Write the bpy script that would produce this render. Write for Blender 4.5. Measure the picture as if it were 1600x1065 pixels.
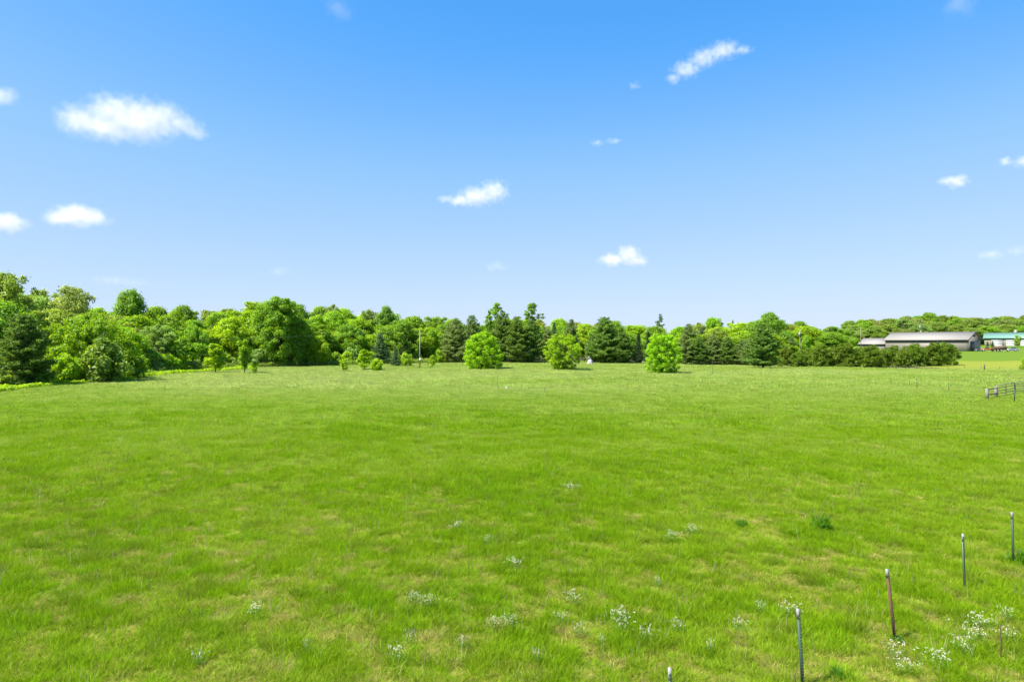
import bpy, bmesh, math, random
import numpy as np
from mathutils import Vector, Matrix

for o in list(bpy.data.objects):
    bpy.data.objects.remove(o)

# ------------------------------------------------------------------ camera, sky, sun, exposure
SC = bpy.context.scene
COL = SC.collection
F = 1066.67          # focal length in pixels of the 1600 px wide photograph
HOR = 537.0          # row of the horizon
CAM_H = 6.0

cam_d = bpy.data.cameras.new('camera')
cam = bpy.data.objects.new('camera', cam_d); COL.objects.link(cam)
cam_d.lens = 24.0; cam_d.sensor_width = 36.0; cam_d.clip_start = 0.1; cam_d.clip_end = 60000
cam.location = (0, 0, CAM_H)
cam.rotation_euler = (math.radians(90) + math.atan((HOR - 532.5) / F), 0, 0)
SC.camera = cam

SUN_EL = math.radians(56)
SUN_AZ = math.atan2(-0.90, -0.44)         # clockwise from +Y
W = bpy.data.worlds.new('World'); SC.world = W; W.use_nodes = True
wn = W.node_tree.nodes; wl = W.node_tree.links; wn.clear()
sky = wn.new('ShaderNodeTexSky'); sky.sky_type = 'NISHITA'; sky.sun_disc = False
sky.sun_elevation = SUN_EL; sky.sun_rotation = SUN_AZ % (2 * math.pi)
sky.altitude = 300; sky.air_density = 1.0; sky.dust_density = 0.3; sky.ozone_density = 1.6
# one colour response for the whole sky, as the camera recorded it (clear saturated blue, soft horizon)
sc1 = wn.new('ShaderNodeVectorMath'); sc1.operation = 'SCALE'; sc1.inputs['Scale'].default_value = 0.13
crv = wn.new('ShaderNodeRGBCurve')
for ch, pts_ in enumerate((((0, 0), (.152, .043), (.2, .088), (.253, .138), (.36, .199), (.54, .258), (1, .34)),
                           ((0, 0), (.25, .182), (.32, .229), (.40, .276), (.49, .303), (.74, .357), (1, .39)),
                           ((0, 0), (.444, .450), (.735, .500), (1, .55)))):
    c = crv.mapping.curves[ch]
    c.points[0].location = pts_[0]; c.points[1].location = pts_[-1]
    for p in pts_[1:-1]: c.points.new(*p)
crv.mapping.update()
sc2 = wn.new('ShaderNodeVectorMath'); sc2.operation = 'SCALE'; sc2.inputs['Scale'].default_value = 0.756 / 0.10
bg = wn.new('ShaderNodeBackground'); bg.inputs['Strength'].default_value = 0.10
wo = wn.new('ShaderNodeOutputWorld')
wl.new(sky.outputs[0], sc1.inputs[0]); wl.new(sc1.outputs[0], crv.inputs['Color']); wl.new(crv.outputs[0], sc2.inputs[0]); wl.new(sc2.outputs[0], bg.inputs['Color']); wl.new(bg.outputs[0], wo.inputs['Surface'])

sun_d = bpy.data.lights.new('sun', 'SUN'); sun_d.energy = 4.4; sun_d.angle = math.radians(0.53); sun_d.color = (1.0, 0.95, 0.87)
sun = bpy.data.objects.new('sun', sun_d); COL.objects.link(sun)
sdir = Vector((math.sin(SUN_AZ) * math.cos(SUN_EL), math.cos(SUN_AZ) * math.cos(SUN_EL), math.sin(SUN_EL)))
sun.rotation_euler = sdir.to_track_quat('Z', 'Y').to_euler()
sun.location = (0, 0, 60)

SC.view_settings.view_transform = 'Standard'; SC.view_settings.look = 'None'
SC.view_settings.exposure = 1.5; SC.view_settings.gamma = 1.0; SC.view_settings.use_curve_mapping = False
cy = SC.cycles
cy.max_bounces = 12; cy.diffuse_bounces = 4; cy.glossy_bounces = 2; cy.transmission_bounces = 6
cy.transparent_max_bounces = 8; cy.volume_bounces = 10; cy.volume_step_rate = 0.5
cy.use_denoising = True; cy.use_adaptive_sampling = True; cy.adaptive_threshold = 0.015

# ------------------------------------------------------------------ helpers
R = random.Random(7)
G = np.random.default_rng(11)

def sstep(a, b, t):
    u = np.clip((np.asarray(t, float) - a) / (b - a), 0, 1); return u * u * (3 - 2 * u)

def terrain(x, y):
    x = np.asarray(x, float); y = np.asarray(y, float)
    z = sstep(70, 140, x) * (2.6 * sstep(195, 298, y) + 2.2 * sstep(318, 368, y) + 3.0 * sstep(395, 520, y))
    und = 0.10 * np.sin(x * .11 + 1.3) * np.sin(y * .09 + .4) + 0.07 * np.sin(x * .23 - y * .17) + 0.22 * np.sin(x * .031 + 2.0) * np.sin(y * .043)
    return z + und * sstep(8, 40, y)

def tz(x, y): return float(terrain(x, y))
def gx(px, d): return (px - 800) / F * d
def d_of(py): return CAM_H * F / (py - HOR)        # distance of level ground seen at that row
def zpy(py, d): return CAM_H - (py - HOR) / F * d

def hash2(ix, iy, s):
    n = (ix.astype(np.int64) * 374761393 + iy.astype(np.int64) * 668265263 + s * 974634777) & 0x7fffffff
    n = ((n ^ (n >> 13)) * 1274126177) & 0x7fffffff
    return ((n ^ (n >> 16)) & 0xffff) / 65535.0
def vnoise(x, y, s=0):
    ix = np.floor(x); iy = np.floor(y); fx = x - ix; fy = y - iy
    fx = fx * fx * (3 - 2 * fx); fy = fy * fy * (3 - 2 * fy)
    a = hash2(ix, iy, s); b = hash2(ix + 1, iy, s); c = hash2(ix, iy + 1, s); d = hash2(ix + 1, iy + 1, s)
    return (a * (1 - fx) + b * fx) * (1 - fy) + (c * (1 - fx) + d * fx) * fy
def fbm(x, y, size, s=0, o=3):
    v = 0; a = .5; t = 0; f = 1 / size
    for i in range(o):
        v = v + a * vnoise(x * f + 17.3 * i, y * f - 9.1 * i, s + i); t += a; a *= .5; f *= 2.1
    return v / t

def mk(name, V, quads=None, tris=None, attrs=None, smooth=False, mat=None):
    V = np.asarray(V, np.float32).reshape(-1, 3)
    me = bpy.data.meshes.new(name)
    nq = 0 if quads is None else len(quads); nt = 0 if tris is None else len(tris)
    li = []; ls = []; p = 0
    if nq: q = np.asarray(quads, np.int32).reshape(-1, 4); li.append(q.ravel()); ls.append(np.arange(nq) * 4); p = nq * 4
    if nt: t = np.asarray(tris, np.int32).reshape(-1, 3); li.append(t.ravel()); ls.append(p + np.arange(nt) * 3)
    me.vertices.add(len(V)); me.vertices.foreach_set('co', V.ravel())
    if li:
        li = np.concatenate(li).astype(np.int32); ls = np.concatenate(ls).astype(np.int32)
        me.loops.add(len(li)); me.loops.foreach_set('vertex_index', li)
        me.polygons.add(len(ls)); me.polygons.foreach_set('loop_start', ls)
    for k, (ty, a) in (attrs or {}).items():
        at = me.attributes.new(k, ty, 'POINT')
        fld = {'FLOAT': 'value', 'INT': 'value', 'FLOAT_VECTOR': 'vector', 'FLOAT_COLOR': 'color'}[ty]
        at.data.foreach_set(fld, np.asarray(a).ravel())
    me.update(calc_edges=True)
    if smooth: me.polygons.foreach_set('use_smooth', [True] * len(me.polygons))
    if mat: me.materials.append(mat)
    me.validate()
    return me

def tag(o, label=None, cat=None, group=None, kind=None):
    if label: o['label'] = label
    if cat: o['category'] = cat
    if group: o['group'] = group
    if kind: o['kind'] = kind
    return o
def link(name, me, parent=None, loc=(0, 0, 0), rot=(0, 0, 0), scale=(1, 1, 1)):
    o = bpy.data.objects.new(name, me); COL.objects.link(o)
    o.parent = parent; o.location = loc; o.rotation_euler = rot; o.scale = scale
    return o
def empty(name, loc, rz=0, label=None, cat=None, group=None, scale=(1, 1, 1)):
    o = link(name, None, None, loc, (0, 0, rz), scale); o.empty_display_size = .5
    return tag(o, label, cat, group)

class MB:
    """collects boxes, bars, tubes and prisms into one mesh"""
    def __init__(s): s.v = []; s.q = []; s.t = []; s.n = 0
    def add(s, v, q=(), t=()):
        for f in q: s.q.append([i + s.n for i in f])
        for f in t: s.t.append([i + s.n for i in f])
        s.v.extend([tuple(p) for p in v]); s.n += len(v); return s
    def box(s, a, b):
        (x0, y0, z0), (x1, y1, z1) = a, b
        return s.add([(x0, y0, z0), (x1, y0, z0), (x1, y1, z0), (x0, y1, z0), (x0, y0, z1), (x1, y0, z1), (x1, y1, z1), (x0, y1, z1)],
                     [(0, 3, 2, 1), (4, 5, 6, 7), (0, 1, 5, 4), (1, 2, 6, 5), (2, 3, 7, 6), (3, 0, 4, 7)])
    def tube(s, pts, rad, n=6, cap=True):
        pts = [Vector(p) for p in pts]; k = len(pts)
        if not hasattr(rad, '__len__'): rad = [rad] * k
        V = []
        for i, p in enumerate(pts):
            d = (pts[min(i + 1, k - 1)] - pts[max(i - 1, 0)]).normalized()
            a = d.orthogonal().normalized() if abs(d.z) < .999 else Vector((1, 0, 0)); 
            a = (a - d * a.dot(d)).normalized(); b = d.cross(a)
            for j in range(n):
                t = 2 * math.pi * j / n; V.append(p + (a * math.cos(t) + b * math.sin(t)) * rad[i])
        Q = [(i * n + j, i * n + (j + 1) % n, (i + 1) * n + (j + 1) % n, (i + 1) * n + j) for i in range(k - 1) for j in range(n)]
        T = []
        if cap:
            V += [pts[0], pts[-1]]; c0 = k * n; c1 = c0 + 1
            T = [(c0, (j + 1) % n, j) for j in range(n)] + [(c1, (k - 1) * n + j, (k - 1) * n + (j + 1) % n) for j in range(n)]
        return s.add(V, Q, T)
    def prism(s, poly, y0, y1):
        """poly in x-z, extruded along y"""
        n = len(poly); V = [(x, y0, z) for x, z in poly] + [(x, y1, z) for x, z in poly]
        cx = sum(p[0] for p in poly) / n; cz = sum(p[1] for p in poly) / n
        V += [(cx, y0, cz), (cx, y1, cz)]
        Q = [(i, (i + 1) % n, n + (i + 1) % n, n + i) for i in range(n)]
        T = [(2 * n, (i + 1) % n, i) for i in range(n)] + [(2 * n + 1, n + i, n + (i + 1) % n) for i in range(n)]
        return s.add(V, Q, T)
    def mesh(s, name, mat, smooth=False): return mk(name, s.v, s.q or None, s.t or None, None, smooth, mat)
    def build(s, name, mat, parent=None, **k): return link(name, s.mesh(name, mat, k.pop('smooth', False)), parent, **k)

# ------------------------------------------------------------------ materials
def nmat(name):
    m = bpy.data.materials.new(name); m.use_nodes = True; m.node_tree.nodes.clear()
    return m, m.node_tree.nodes, m.node_tree.links
def paint(name, col, rough=.6, metal=0., var=.12, scale=3., stripe=None, bump=0.):
    """plain painted / metal / wooden surface with mottled wear; stripe=(axis, pitch) adds ribs as fine relief"""
    m, N, L = nmat(name)
    tc = N.new('ShaderNodeTexCoord'); no = N.new('ShaderNodeTexNoise'); no.inputs['Scale'].default_value = scale; no.inputs['Detail'].default_value = 5
    L.new(tc.outputs['Object'], no.inputs['Vector'])
    mx = N.new('ShaderNodeMix'); mx.data_type = 'RGBA'
    mx.inputs[6].default_value = (*[c * (1 - var) for c in col], 1); mx.inputs[7].default_value = (*[min(1, c * (1 + var)) for c in col], 1)
    L.new(no.outputs[0], mx.inputs[0])
    p = N.new('ShaderNodeBsdfPrincipled'); p.inputs['Roughness'].default_value = rough; p.inputs['Metallic'].default_value = metal
    L.new(mx.outputs[2], p.inputs['Base Color'])
    out = N.new('ShaderNodeOutputMaterial'); L.new(p.outputs[0], out.inputs[0])
    if stripe or bump:
        b = N.new('ShaderNodeBump'); b.inputs['Strength'].default_value = .6; b.inputs['Distance'].default_value = .02
        if stripe:
            w = N.new('ShaderNodeTexWave'); w.bands_direction = stripe[0]; w.inputs['Scale'].default_value = 2 * math.pi / (20 * stripe[1]); L.new(tc.outputs['Object'], w.inputs['Vector']); L.new(w.outputs[1], b.inputs['Height'])
        else: L.new(no.outputs[0], b.inputs['Height'])
        L.new(b.outputs[0], p.inputs['Normal'])
    return m

def leaf_mat(name, trans=.56, vary=.30, gloss=.015):
    """foliage: the colour of the plant comes from the object, leaf to leaf it varies in tone"""
    m, N, L = nmat(name)
    oi = N.new('ShaderNodeObjectInfo'); at = N.new('ShaderNodeAttribute'); at.attribute_name = 'lv'
    hs = N.new('ShaderNodeHueSaturation')
    mr = N.new('ShaderNodeMapRange'); mr.inputs[3].default_value = 1 - vary; mr.inputs[4].default_value = 1 + vary
    L.new(at.outputs['Fac'], mr.inputs[0]); L.new(mr.outputs[0], hs.inputs['Value'])
    mh = N.new('ShaderNodeMapRange'); mh.inputs[3].default_value = .515; mh.inputs[4].default_value = .485
    L.new(at.outputs['Fac'], mh.inputs[0]); L.new(mh.outputs[0], hs.inputs['Hue'])
    L.new(oi.outputs['Color'], hs.inputs['Color'])
    d = N.new('ShaderNodeBsdfDiffuse'); t = N.new('ShaderNodeBsdfTranslucent'); g = N.new('ShaderNodeBsdfGlossy'); g.inputs['Roughness'].default_value = .45
    g.inputs['Color'].default_value = (.9, .95, .9, 1)
    th = N.new('ShaderNodeHueSaturation'); th.inputs['Saturation'].default_value = 1.1; th.inputs['Value'].default_value = 1.25; th.inputs['Hue'].default_value = .485
    L.new(hs.outputs[0], d.inputs['Color']); L.new(hs.outputs[0], th.inputs['Color']); L.new(th.outputs[0], t.inputs['Color'])
    a = N.new('ShaderNodeMixShader'); a.inputs[0].default_value = trans; L.new(d.outputs[0], a.inputs[1]); L.new(t.outputs[0], a.inputs[2])
    b = N.new('ShaderNodeMixShader'); b.inputs[0].default_value = gloss; L.new(a.outputs[0], b.inputs[1]); L.new(g.outputs[0], b.inputs[2])
    out = N.new('ShaderNodeOutputMaterial'); L.new(b.outputs[0], out.inputs[0])
    return m

def grass_mat():
    m, N, L = nmat('grass_blades')
    at = N.new('ShaderNodeAttribute'); at.attribute_type = 'INSTANCER'; at.attribute_name = 'gcol'
    h = N.new('ShaderNodeAttribute'); h.attribute_name = 'bh'
    lv = N.new('ShaderNodeAttribute'); lv.attribute_name = 'lv'
    hs = N.new('ShaderNodeHueSaturation')
    mr = N.new('ShaderNodeMapRange'); mr.inputs[3].default_value = .65; mr.inputs[4].default_value = 1.35
    L.new(lv.outputs['Fac'], mr.inputs[0]); L.new(mr.outputs[0], hs.inputs['Value']); L.new(at.outputs['Color'], hs.inputs['Color'])
    mh = N.new('ShaderNodeMapRange'); mh.inputs[3].default_value = .51; mh.inputs[4].default_value = .485
    L.new(lv.outputs['Fac'], mh.inputs[0]); L.new(mh.outputs[0], hs.inputs['Hue'])
    tip = N.new('ShaderNodeMix'); tip.data_type = 'RGBA'; tip.inputs[7].default_value = (.40, .46, .025, 1)
    pw = N.new('ShaderNodeMath'); pw.operation = 'POWER'; pw.inputs[1].default_value = 3.0; L.new(h.outputs['Fac'], pw.inputs[0])
    ml = N.new('ShaderNodeMath'); ml.operation = 'MULTIPLY'; ml.inputs[1].default_value = .35; L.new(pw.outputs[0], ml.inputs[0])
    L.new(ml.outputs[0], tip.inputs[0]); L.new(hs.outputs[0], tip.inputs[6])
    d = N.new('ShaderNodeBsdfDiffuse'); t = N.new('ShaderNodeBsdfTranslucent'); g = N.new('ShaderNodeBsdfGlossy'); g.inputs['Roughness'].default_value = .5
    L.new(tip.outputs[2], d.inputs['Color']); L.new(tip.outputs[2], t.inputs['Color'])
    a = N.new('ShaderNodeMixShader'); a.inputs[0].default_value = .52; L.new(d.outputs[0], a.inputs[1]); L.new(t.outputs[0], a.inputs[2])
    b = N.new('ShaderNodeMixShader'); b.inputs[0].default_value = .004; L.new(a.outputs[0], b.inputs[1]); L.new(g.outputs[0], b.inputs[2])
    out = N.new('ShaderNodeOutputMaterial'); L.new(b.outputs[0], out.inputs[0])
    return m

def turf_mat(name, cols, scales=(.05, .5, 6.), rough=.95, bump=.06):
    """ground cover seen from afar: three sizes of mottling between given colours"""
    m, N, L = nmat(name)
    geo = N.new('ShaderNodeNewGeometry'); prev = None
    for i, sc in enumerate(scales):
        no = N.new('ShaderNodeTexNoise'); no.inputs['Scale'].default_value = sc; no.inputs['Detail'].default_value = 6; no.inputs['Roughness'].default_value = .65
        L.new(geo.outputs['Position'], no.inputs['Vector'])
        rp = N.new('ShaderNodeMapRange'); rp.inputs[1].default_value = .35; rp.inputs[2].default_value = .68; L.new(no.outputs[0], rp.inputs[0])
        mx = N.new('ShaderNodeMix'); mx.data_type = 'RGBA'; mx.inputs[7].default_value = (*cols[i + 1], 1)
        if prev is None: mx.inputs[6].default_value = (*cols[0], 1)
        else: L.new(prev, mx.inputs[6])
        k = N.new('ShaderNodeMath'); k.operation = 'MULTIPLY'; k.inputs[1].default_value = (.8, .6, .5)[i]; L.new(rp.outputs[0], k.inputs[0]); L.new(k.outputs[0], mx.inputs[0])
        prev = mx.outputs[2]
    p = N.new('ShaderNodeBsdfPrincipled'); p.inputs['Roughness'].default_value = rough; p.inputs['Specular IOR Level'].default_value = .15
    L.new(prev, p.inputs['Base Color'])
    b = N.new('ShaderNodeBump'); b.inputs['Strength'].default_value = .8; b.inputs['Distance'].default_value = bump; L.new(no.outputs[0], b.inputs['Height']); L.new(b.outputs[0], p.inputs['Normal'])
    out = N.new('ShaderNodeOutputMaterial'); L.new(p.outputs[0], out.inputs[0])
    return m

M_LEAF = leaf_mat('broadleaf_foliage'); M_NEEDLE = leaf_mat('conifer_needles', .45, .35, .015); M_GRASS = grass_mat()
M_BARK = paint('bark', (.10, .08, .06), .9, 0, .35, 6, bump=1); M_PBARK = paint('pale_bark', (.24, .21, .17), .9, 0, .3, 5, bump=1)
M_GROUND = turf_mat('meadow_ground', [(.12, .19, .008), (.17, .24, .015), (.10, .16, .006), (.26, .26, .07)])
M_LAWN = turf_mat('mown_lawn', [(.085, .150, .005), (.10, .165, .006), (.075, .138, .004), (.105, .168, .008)], bump=.02)
M_HAY = turf_mat('pale_hay', [(.165, .195, .014), (.19, .215, .02), (.14, .18, .010), (.18, .20, .02)], bump=.03)
M_GRAVEL = turf_mat('gravel', [(.24, .21, .14), (.28, .25, .18), (.22, .19, .13), (.26, .23, .16)], bump=.02)
M_LITTER = turf_mat('leaf_litter', [(.07, .055, .03), (.06, .07, .02), (.09, .07, .04), (.05, .06, .02)])

# ------------------------------------------------------------------ ground
def axis(lo, hi, step, far):
    a = list(np.arange(lo, hi + .1, step)); s = step
    while a[-1] < far: s *= 1.35; a.append(a[-1] + s)
    s = step
    while a[0] > -far: s *= 1.35; a.insert(0, a[0] - s)
    return np.array(a)
def sheet(name, xs, ys, mat, dz=0., skip=None):
    X, Y = np.meshgrid(xs, ys); Z = terrain(X, Y) + dz
    nx, ny = len(xs), len(ys); i = np.arange(nx * ny).reshape(ny, nx)
    q = np.stack([i[:-1, :-1], i[:-1, 1:], i[1:, 1:], i[1:, :-1]], -1).reshape(-1, 4)
    if skip is not None:
        cx = (X[:-1, :-1] + X[1:, 1:]) / 2; cyy = (Y[:-1, :-1] + Y[1:, 1:]) / 2
        q = q[~skip(cx, cyy).ravel()]
    return mk(name, np.stack([X, Y, Z], -1), q, smooth=True, mat=mat)
tag(link('ground', sheet('ground', axis(-300, 330, 4, 22000), axis(-40, 520, 4, 22000), M_GROUND)), kind='structure')

EDGE = np.array([(-900, 62), (-300, 74), (0, 92), (60, 100), (130, 110), (200, 122), (300, 150), (420, 170), (560, 186), (640, 196), (700, 210), (860, 212), (1000, 206), (1150, 198), (1230, 182), (1380, 176), (1420, 166), (1600, 154), (2400, 120)], float)
def edge(x, y): return np.interp(800 + F * np.asarray(x) / np.maximum(np.asarray(y), 1), EDGE[:, 0], EDGE[:, 1])

def patch(name, poly, mat, dz, step=3.0):
    """a sheet draped over the ground inside a convex outline"""
    P = np.array(poly, float); xs = np.arange(P[:, 0].min(), P[:, 0].max() + step, step); ys = np.arange(P[:, 1].min(), P[:, 1].max() + step, step)
    def skip(cx, cyy):
        out = np.zeros(cx.shape, bool)
        for a, b in zip(P, np.roll(P, -1, 0)): out |= ((b[0] - a[0]) * (cyy - a[1]) - (b[1] - a[1]) * (cx - a[0])) < 0
        return out
    return tag(link(name, sheet(name, xs, ys, mat, dz, skip)), kind='structure')
# ground beyond the field: hay strip, lawn rising to the barns, gravel drive, litter under the wood
patch('hay_strip', [(98, 165), (150, 152), (230, 146), (240, 226), (96, 222)], M_HAY, .03)
patch('lawn', [(88, 222.5), (300, 226.5), (330, 420), (96, 330)], M_LAWN, .05)
patch('driveway', [(214, 303), (330, 296), (330, 320), (214, 318)], M_GRAVEL, .09, 2.0)
xs = np.arange(-240, 110, 4.); ys = np.arange(60, 330, 4.)
tag(link('forest_floor', sheet('forest_floor', xs, ys, M_LITTER, .04, lambda x, y: (y < edge(x, y) + 1.5))), kind='structure')

# ------------------------------------------------------------------ trees: prototype meshes (metres)
def unit(v): return v / np.maximum(np.linalg.norm(v, axis=-1, keepdims=True), 1e-6)
def leaves(g, C, Rr, per, size, flat=.8, outw=.85, upw=.5, rnd=.5, aspect=.6, hollow=.55, needle=False):
    """diamond leaf sprays scattered in the shells of clumps C (radius Rr)"""
    n = len(C); C = np.repeat(C, per, 0); r = np.repeat(Rr, per)
    D = unit(g.normal(size=(n * per, 3)) + np.array([0, 0, .25]))
    rad = r * (hollow + (1 - hollow) * g.random(n * per) ** .6) * (1 + .25 * g.normal(size=n * per) * .5)
    P = C + D * rad[:, None] * np.array([1, 1, flat])
    Nn = unit(D * outw + np.array([0, 0, upw]) + g.normal(size=P.shape) * rnd)
    T = unit(np.cross(Nn, g.normal(size=P.shape)))
    if needle: T = unit(D + np.array([0, 0, .35]) + g.normal(size=P.shape) * .45); Nn = unit(np.cross(T, g.normal(size=P.shape)))
    B = np.cross(Nn, T); s = size * (.55 + .9 * g.random(len(P)))[:, None]
    V = np.stack([P - T * s, P + B * s * aspect, P + T * s, P - B * s * aspect], 1).reshape(-1, 3)
    q = np.arange(len(V)).reshape(-1, 4)
    lv = np.repeat(np.clip(g.normal(.5, .22, len(P)), 0, 1), 4)
    return V, q, lv

def crown_mesh(name, V, q, lv, mat): return mk(name, V, q, None, {'lv': ('FLOAT', lv.astype(np.float32))}, False, mat)

def broadleaf(seed, h=15., rw=5., base=.22, clumps=70, per=130, cr=(.9, 1.7), size=.30, prof=None, trunk_r=.22, multi=1, bark=None, limbs=.5, hollow=.55, lobes=.22, soft=.35, needle=False):
    g = np.random.default_rng(seed); r_ = random.Random(seed)
    prof = prof or (lambda t: math.sin(math.pi * min(1, .12 + .88 * t) ** .75) ** .6)
    ph = g.random(6) * 6.28; C = []; Rr = []
    for i in range(clumps):
        t = (i + r_.random()) / clumps; t = t ** .9; a = i * 2.399 + r_.uniform(-.5, .5)
        lob = 1 + lobes * math.sin(2 * a + ph[0] + 4 * t) + lobes * .7 * math.sin(3 * a + ph[1] - 5 * t)
        c = r_.uniform(*cr)
        rr = max(0, rw * prof(t) * lob - c * .6) * (r_.random() ** .45)
        z = h * base + t * (h * (1 - base) - c * .8) + r_.uniform(-.4, .4)
        C.append((rr * math.cos(a), rr * math.sin(a), max(z, c * .5))); Rr.append(c)
    C = np.array(C); Rr = np.array(Rr)
    V, q, lv = leaves(g, C, Rr, per, size, hollow=hollow) if not needle else leaves(g, C, Rr, per, size, hollow=.35, needle=True, aspect=.26)
    V2, q2, lv2 = leaves(g, C, Rr * 1.32, max(8, int(per * soft)), size * .85, hollow=.15)
    V = np.concatenate([V, V2]); q = np.concatenate([q, q2 + len(q) * 4]); lv = np.concatenate([lv, lv2])
    V[:, 2] = np.maximum(V[:, 2], .03)
    cm = crown_mesh('crown', V, q, lv, M_NEEDLE if needle else M_LEAF)
    mb = MB()
    for k in range(multi):
        lean = Vector((r_.uniform(-1, 1), r_.uniform(-1, 1), 0)) * (.04 * h if multi == 1 else .16 * h)
        off = Vector((r_.uniform(-.25, .25), r_.uniform(-.25, .25), 0)) * (0 if multi == 1 else 1)
        top = .82 * h
        pts = [off + lean * (t ** 1.3) + Vector((0, 0, -.15 + t * top)) for t in (0, .06, .25, .5, .75, 1)]
        rd = trunk_r / math.sqrt(multi)
        mb.tube(pts, [rd * 1.5, rd * 1.05, rd * .85, rd * .6, rd * .35, rd * .1], 7)
        for i in range(len(C)):
            if r_.random() > limbs / multi: continue
            c = Vector(C[i]); z0 = max(h * .10, c.z - r_.uniform(.5, 1) * Vector((c.x, c.y)).length * .9 - .3)
            z0 = min(z0, top * .95); t = z0 / top; p0 = off + lean * (t ** 1.3) + Vector((0, 0, z0)); mid = (p0 + c) / 2 + Vector((0, 0, -.06 * h * .2))
            b = rd * (.45 - .3 * t); mb.tube([p0, mid, c + Vector((0, 0, Rr[i] * .4))], [b, b * .6, b * .15], 4, False)
    return mb.mesh('trunk', bark or M_BARK, True), cm, h, rw

def pine(seed, h=14., rw=4.2, base=.08, whorl=.75, size=.30, droop=-.1, up=.35, trunk_r=.2, shape=.8, per=13, gap=.0):
    """layered conifer: whorls of limbs carrying needle tufts"""
    g = np.random.default_rng(seed); r_ = random.Random(seed); mb = MB()
    mb.tube([(0, 0, -.15), (0, 0, h * .3), (.05, .03, h * .65), (0, 0, h * .99)], [trunk_r * 1.2, trunk_r, trunk_r * .6, .03], 7)
    C = []; Rr = []; z = h * base + .2
    while z < h * .97:
        t = (z - h * base) / (h * (1 - base)); L = rw * ((1 - t) ** shape) * (.55 + .45 * min(1, t / .12)) + .15
        n = max(4, int(6 + L * .5)); a0 = r_.random() * 6.28
        for k in range(n):
            if r_.random() < gap: continue
            a = a0 + 6.283 * k / n + r_.uniform(-.3, .3); l = L * r_.uniform(.68, 1.12); dx, dy = math.cos(a), math.sin(a)
            e = up * (.4 + .8 * t) + r_.uniform(-.12, .12)
            m = max(2, int(l / .42)); pts = []
            for j in range(m + 1):
                u = j / m; rr = l * u; pts.append((dx * rr, dy * rr, z + rr * e * (.35 + .65 * u) + droop * rr * (1 - u) ))
            if l > .7: mb.tube([pts[0], pts[len(pts) // 2], pts[-1]], [.05 * h / 14 * (1 - t) + .015, .03, .01], 4, False)
            for j in range(1, m + 1):
                u = j / m
                if u < .28 and t < .8: continue
                w = .32 * l * (1 - .55 * u)
                for s in ((-1, 0, 1) if w > .35 else (0,)):
                    p = pts[j]; C.append((p[0] - dy * w * s * r_.uniform(.6, 1.1), p[1] + dx * w * s * r_.uniform(.6, 1.1), p[2] + r_.uniform(-.08, .1))); Rr.append(r_.uniform(.26, .44))
        z += whorl * r_.uniform(.75, 1.2) * (1 - .45 * t)
    C.append((0, 0, h * .98)); Rr.append(.25)
    C = np.array(C); Rr = np.array(Rr)
    V, q, lv = leaves(g, C, Rr, per, size, flat=.7, needle=True, aspect=.24, hollow=.15)
    V[:, 2] = np.maximum(V[:, 2], .03)
    return mb.mesh('trunk', M_BARK, True), crown_mesh('crown', V, q, lv, M_NEEDLE), h, rw

P = {}
rnd_prof = lambda t: max(.05, 1 - (abs(t - .42) / .60) ** 2.3) ** .6
P['round'] = [broadleaf(s, 15, 5.2, .16, 90, 200, (.9, 1.8), .20, rnd_prof) for s in (1, 2, 3)]
P['tall'] = [broadleaf(s, 18, 5.0, .14, 110, 200, (.9, 1.8), .21, lambda t: max(.05, 1 - (abs(t - .5) / .58) ** 2.8) ** .6) for s in (4, 5)]
P['oak'] = [broadleaf(s, 16, 5.8, .22, 130, 95, (.6, 1.25), .18, rnd_prof, .28, 1, M_PBARK, .9, .35, .3) for s in (6, 7, 8)]
P['poplar'] = [broadleaf(s, 17, 2.6, .25, 80, 60, (.35, .75), .17, lambda t: (.45 + .55 * math.sin(math.pi * t)) * (1 if t < .8 else 1 - 2.2 * (t - .8)), .2, 1, M_PBARK, .8, .3, .3) for s in (9, 10)]
P['maple'] = [broadleaf(s, 12, 6.2, .03, 230, 130, (.5, 1.15), .14, rnd_prof, .25, 2, M_BARK, .5, .5, .25) for s in (41, 42)]
P['big'] = [broadleaf(43, 18, 6.4, .06, 210, 170, (.7, 1.4), .19, lambda t: max(.05, 1 - (abs(t - .45) / .60) ** 2.8) ** .6, .32, 1, M_BARK, .5, .5, .2)]
bush_prof = lambda t: max(.08, 1 - (abs(t - .40) / .66) ** 2.2) ** .55
P['shrub'] = [broadleaf(12, 8.5, 4.9, .0, 330, 105, (.32, .72), .11, bush_prof, .22, 5, M_BARK, .9, .5, .09),
              broadleaf(13, 8.5, 4.9, .02, 290, 85, (.3, .66), .105, lambda t: (.34 + .66 * min(1, (t / .5) ** .8)) * max(.1, 1 - max(0, (t - .5) / .56) ** 2.4) ** .6, .26, 9, M_BARK, 1.0, .35, .13),
              broadleaf(14, 8.5, 4.9, .0, 310, 105, (.32, .7), .11, lambda t: max(.08, 1 - (abs(t - .5) / .62) ** 2.0) ** .62, .24, 6, M_BARK, .9, .45, .12)]
P['bush'] = [broadleaf(s, 4, 2.6, .0, 40, 90, (.5, .9), .18, bush_prof, .08, 4, M_BARK, .6, .4, .25) for s in (15, 16, 17)]
P['sapling'] = [broadleaf(s, 6, 1.9, .2, 34, 60, (.35, .7), .17, lambda t: .45 + .55 * math.sin(3.0 * (t * .8 + .15)), .09, 1, M_BARK, .9, .35, .3) for s in (18, 19, 20)]
P['vase'] = [broadleaf(s, 7, 2.0, .2, 36, 60, (.35, .7), .18, lambda t: .25 + .75 * min(1, t * 1.4) * (1 if t < .85 else .7), .1, 1, M_BARK, .9, .35, .2) for s in (21,)]
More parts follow.
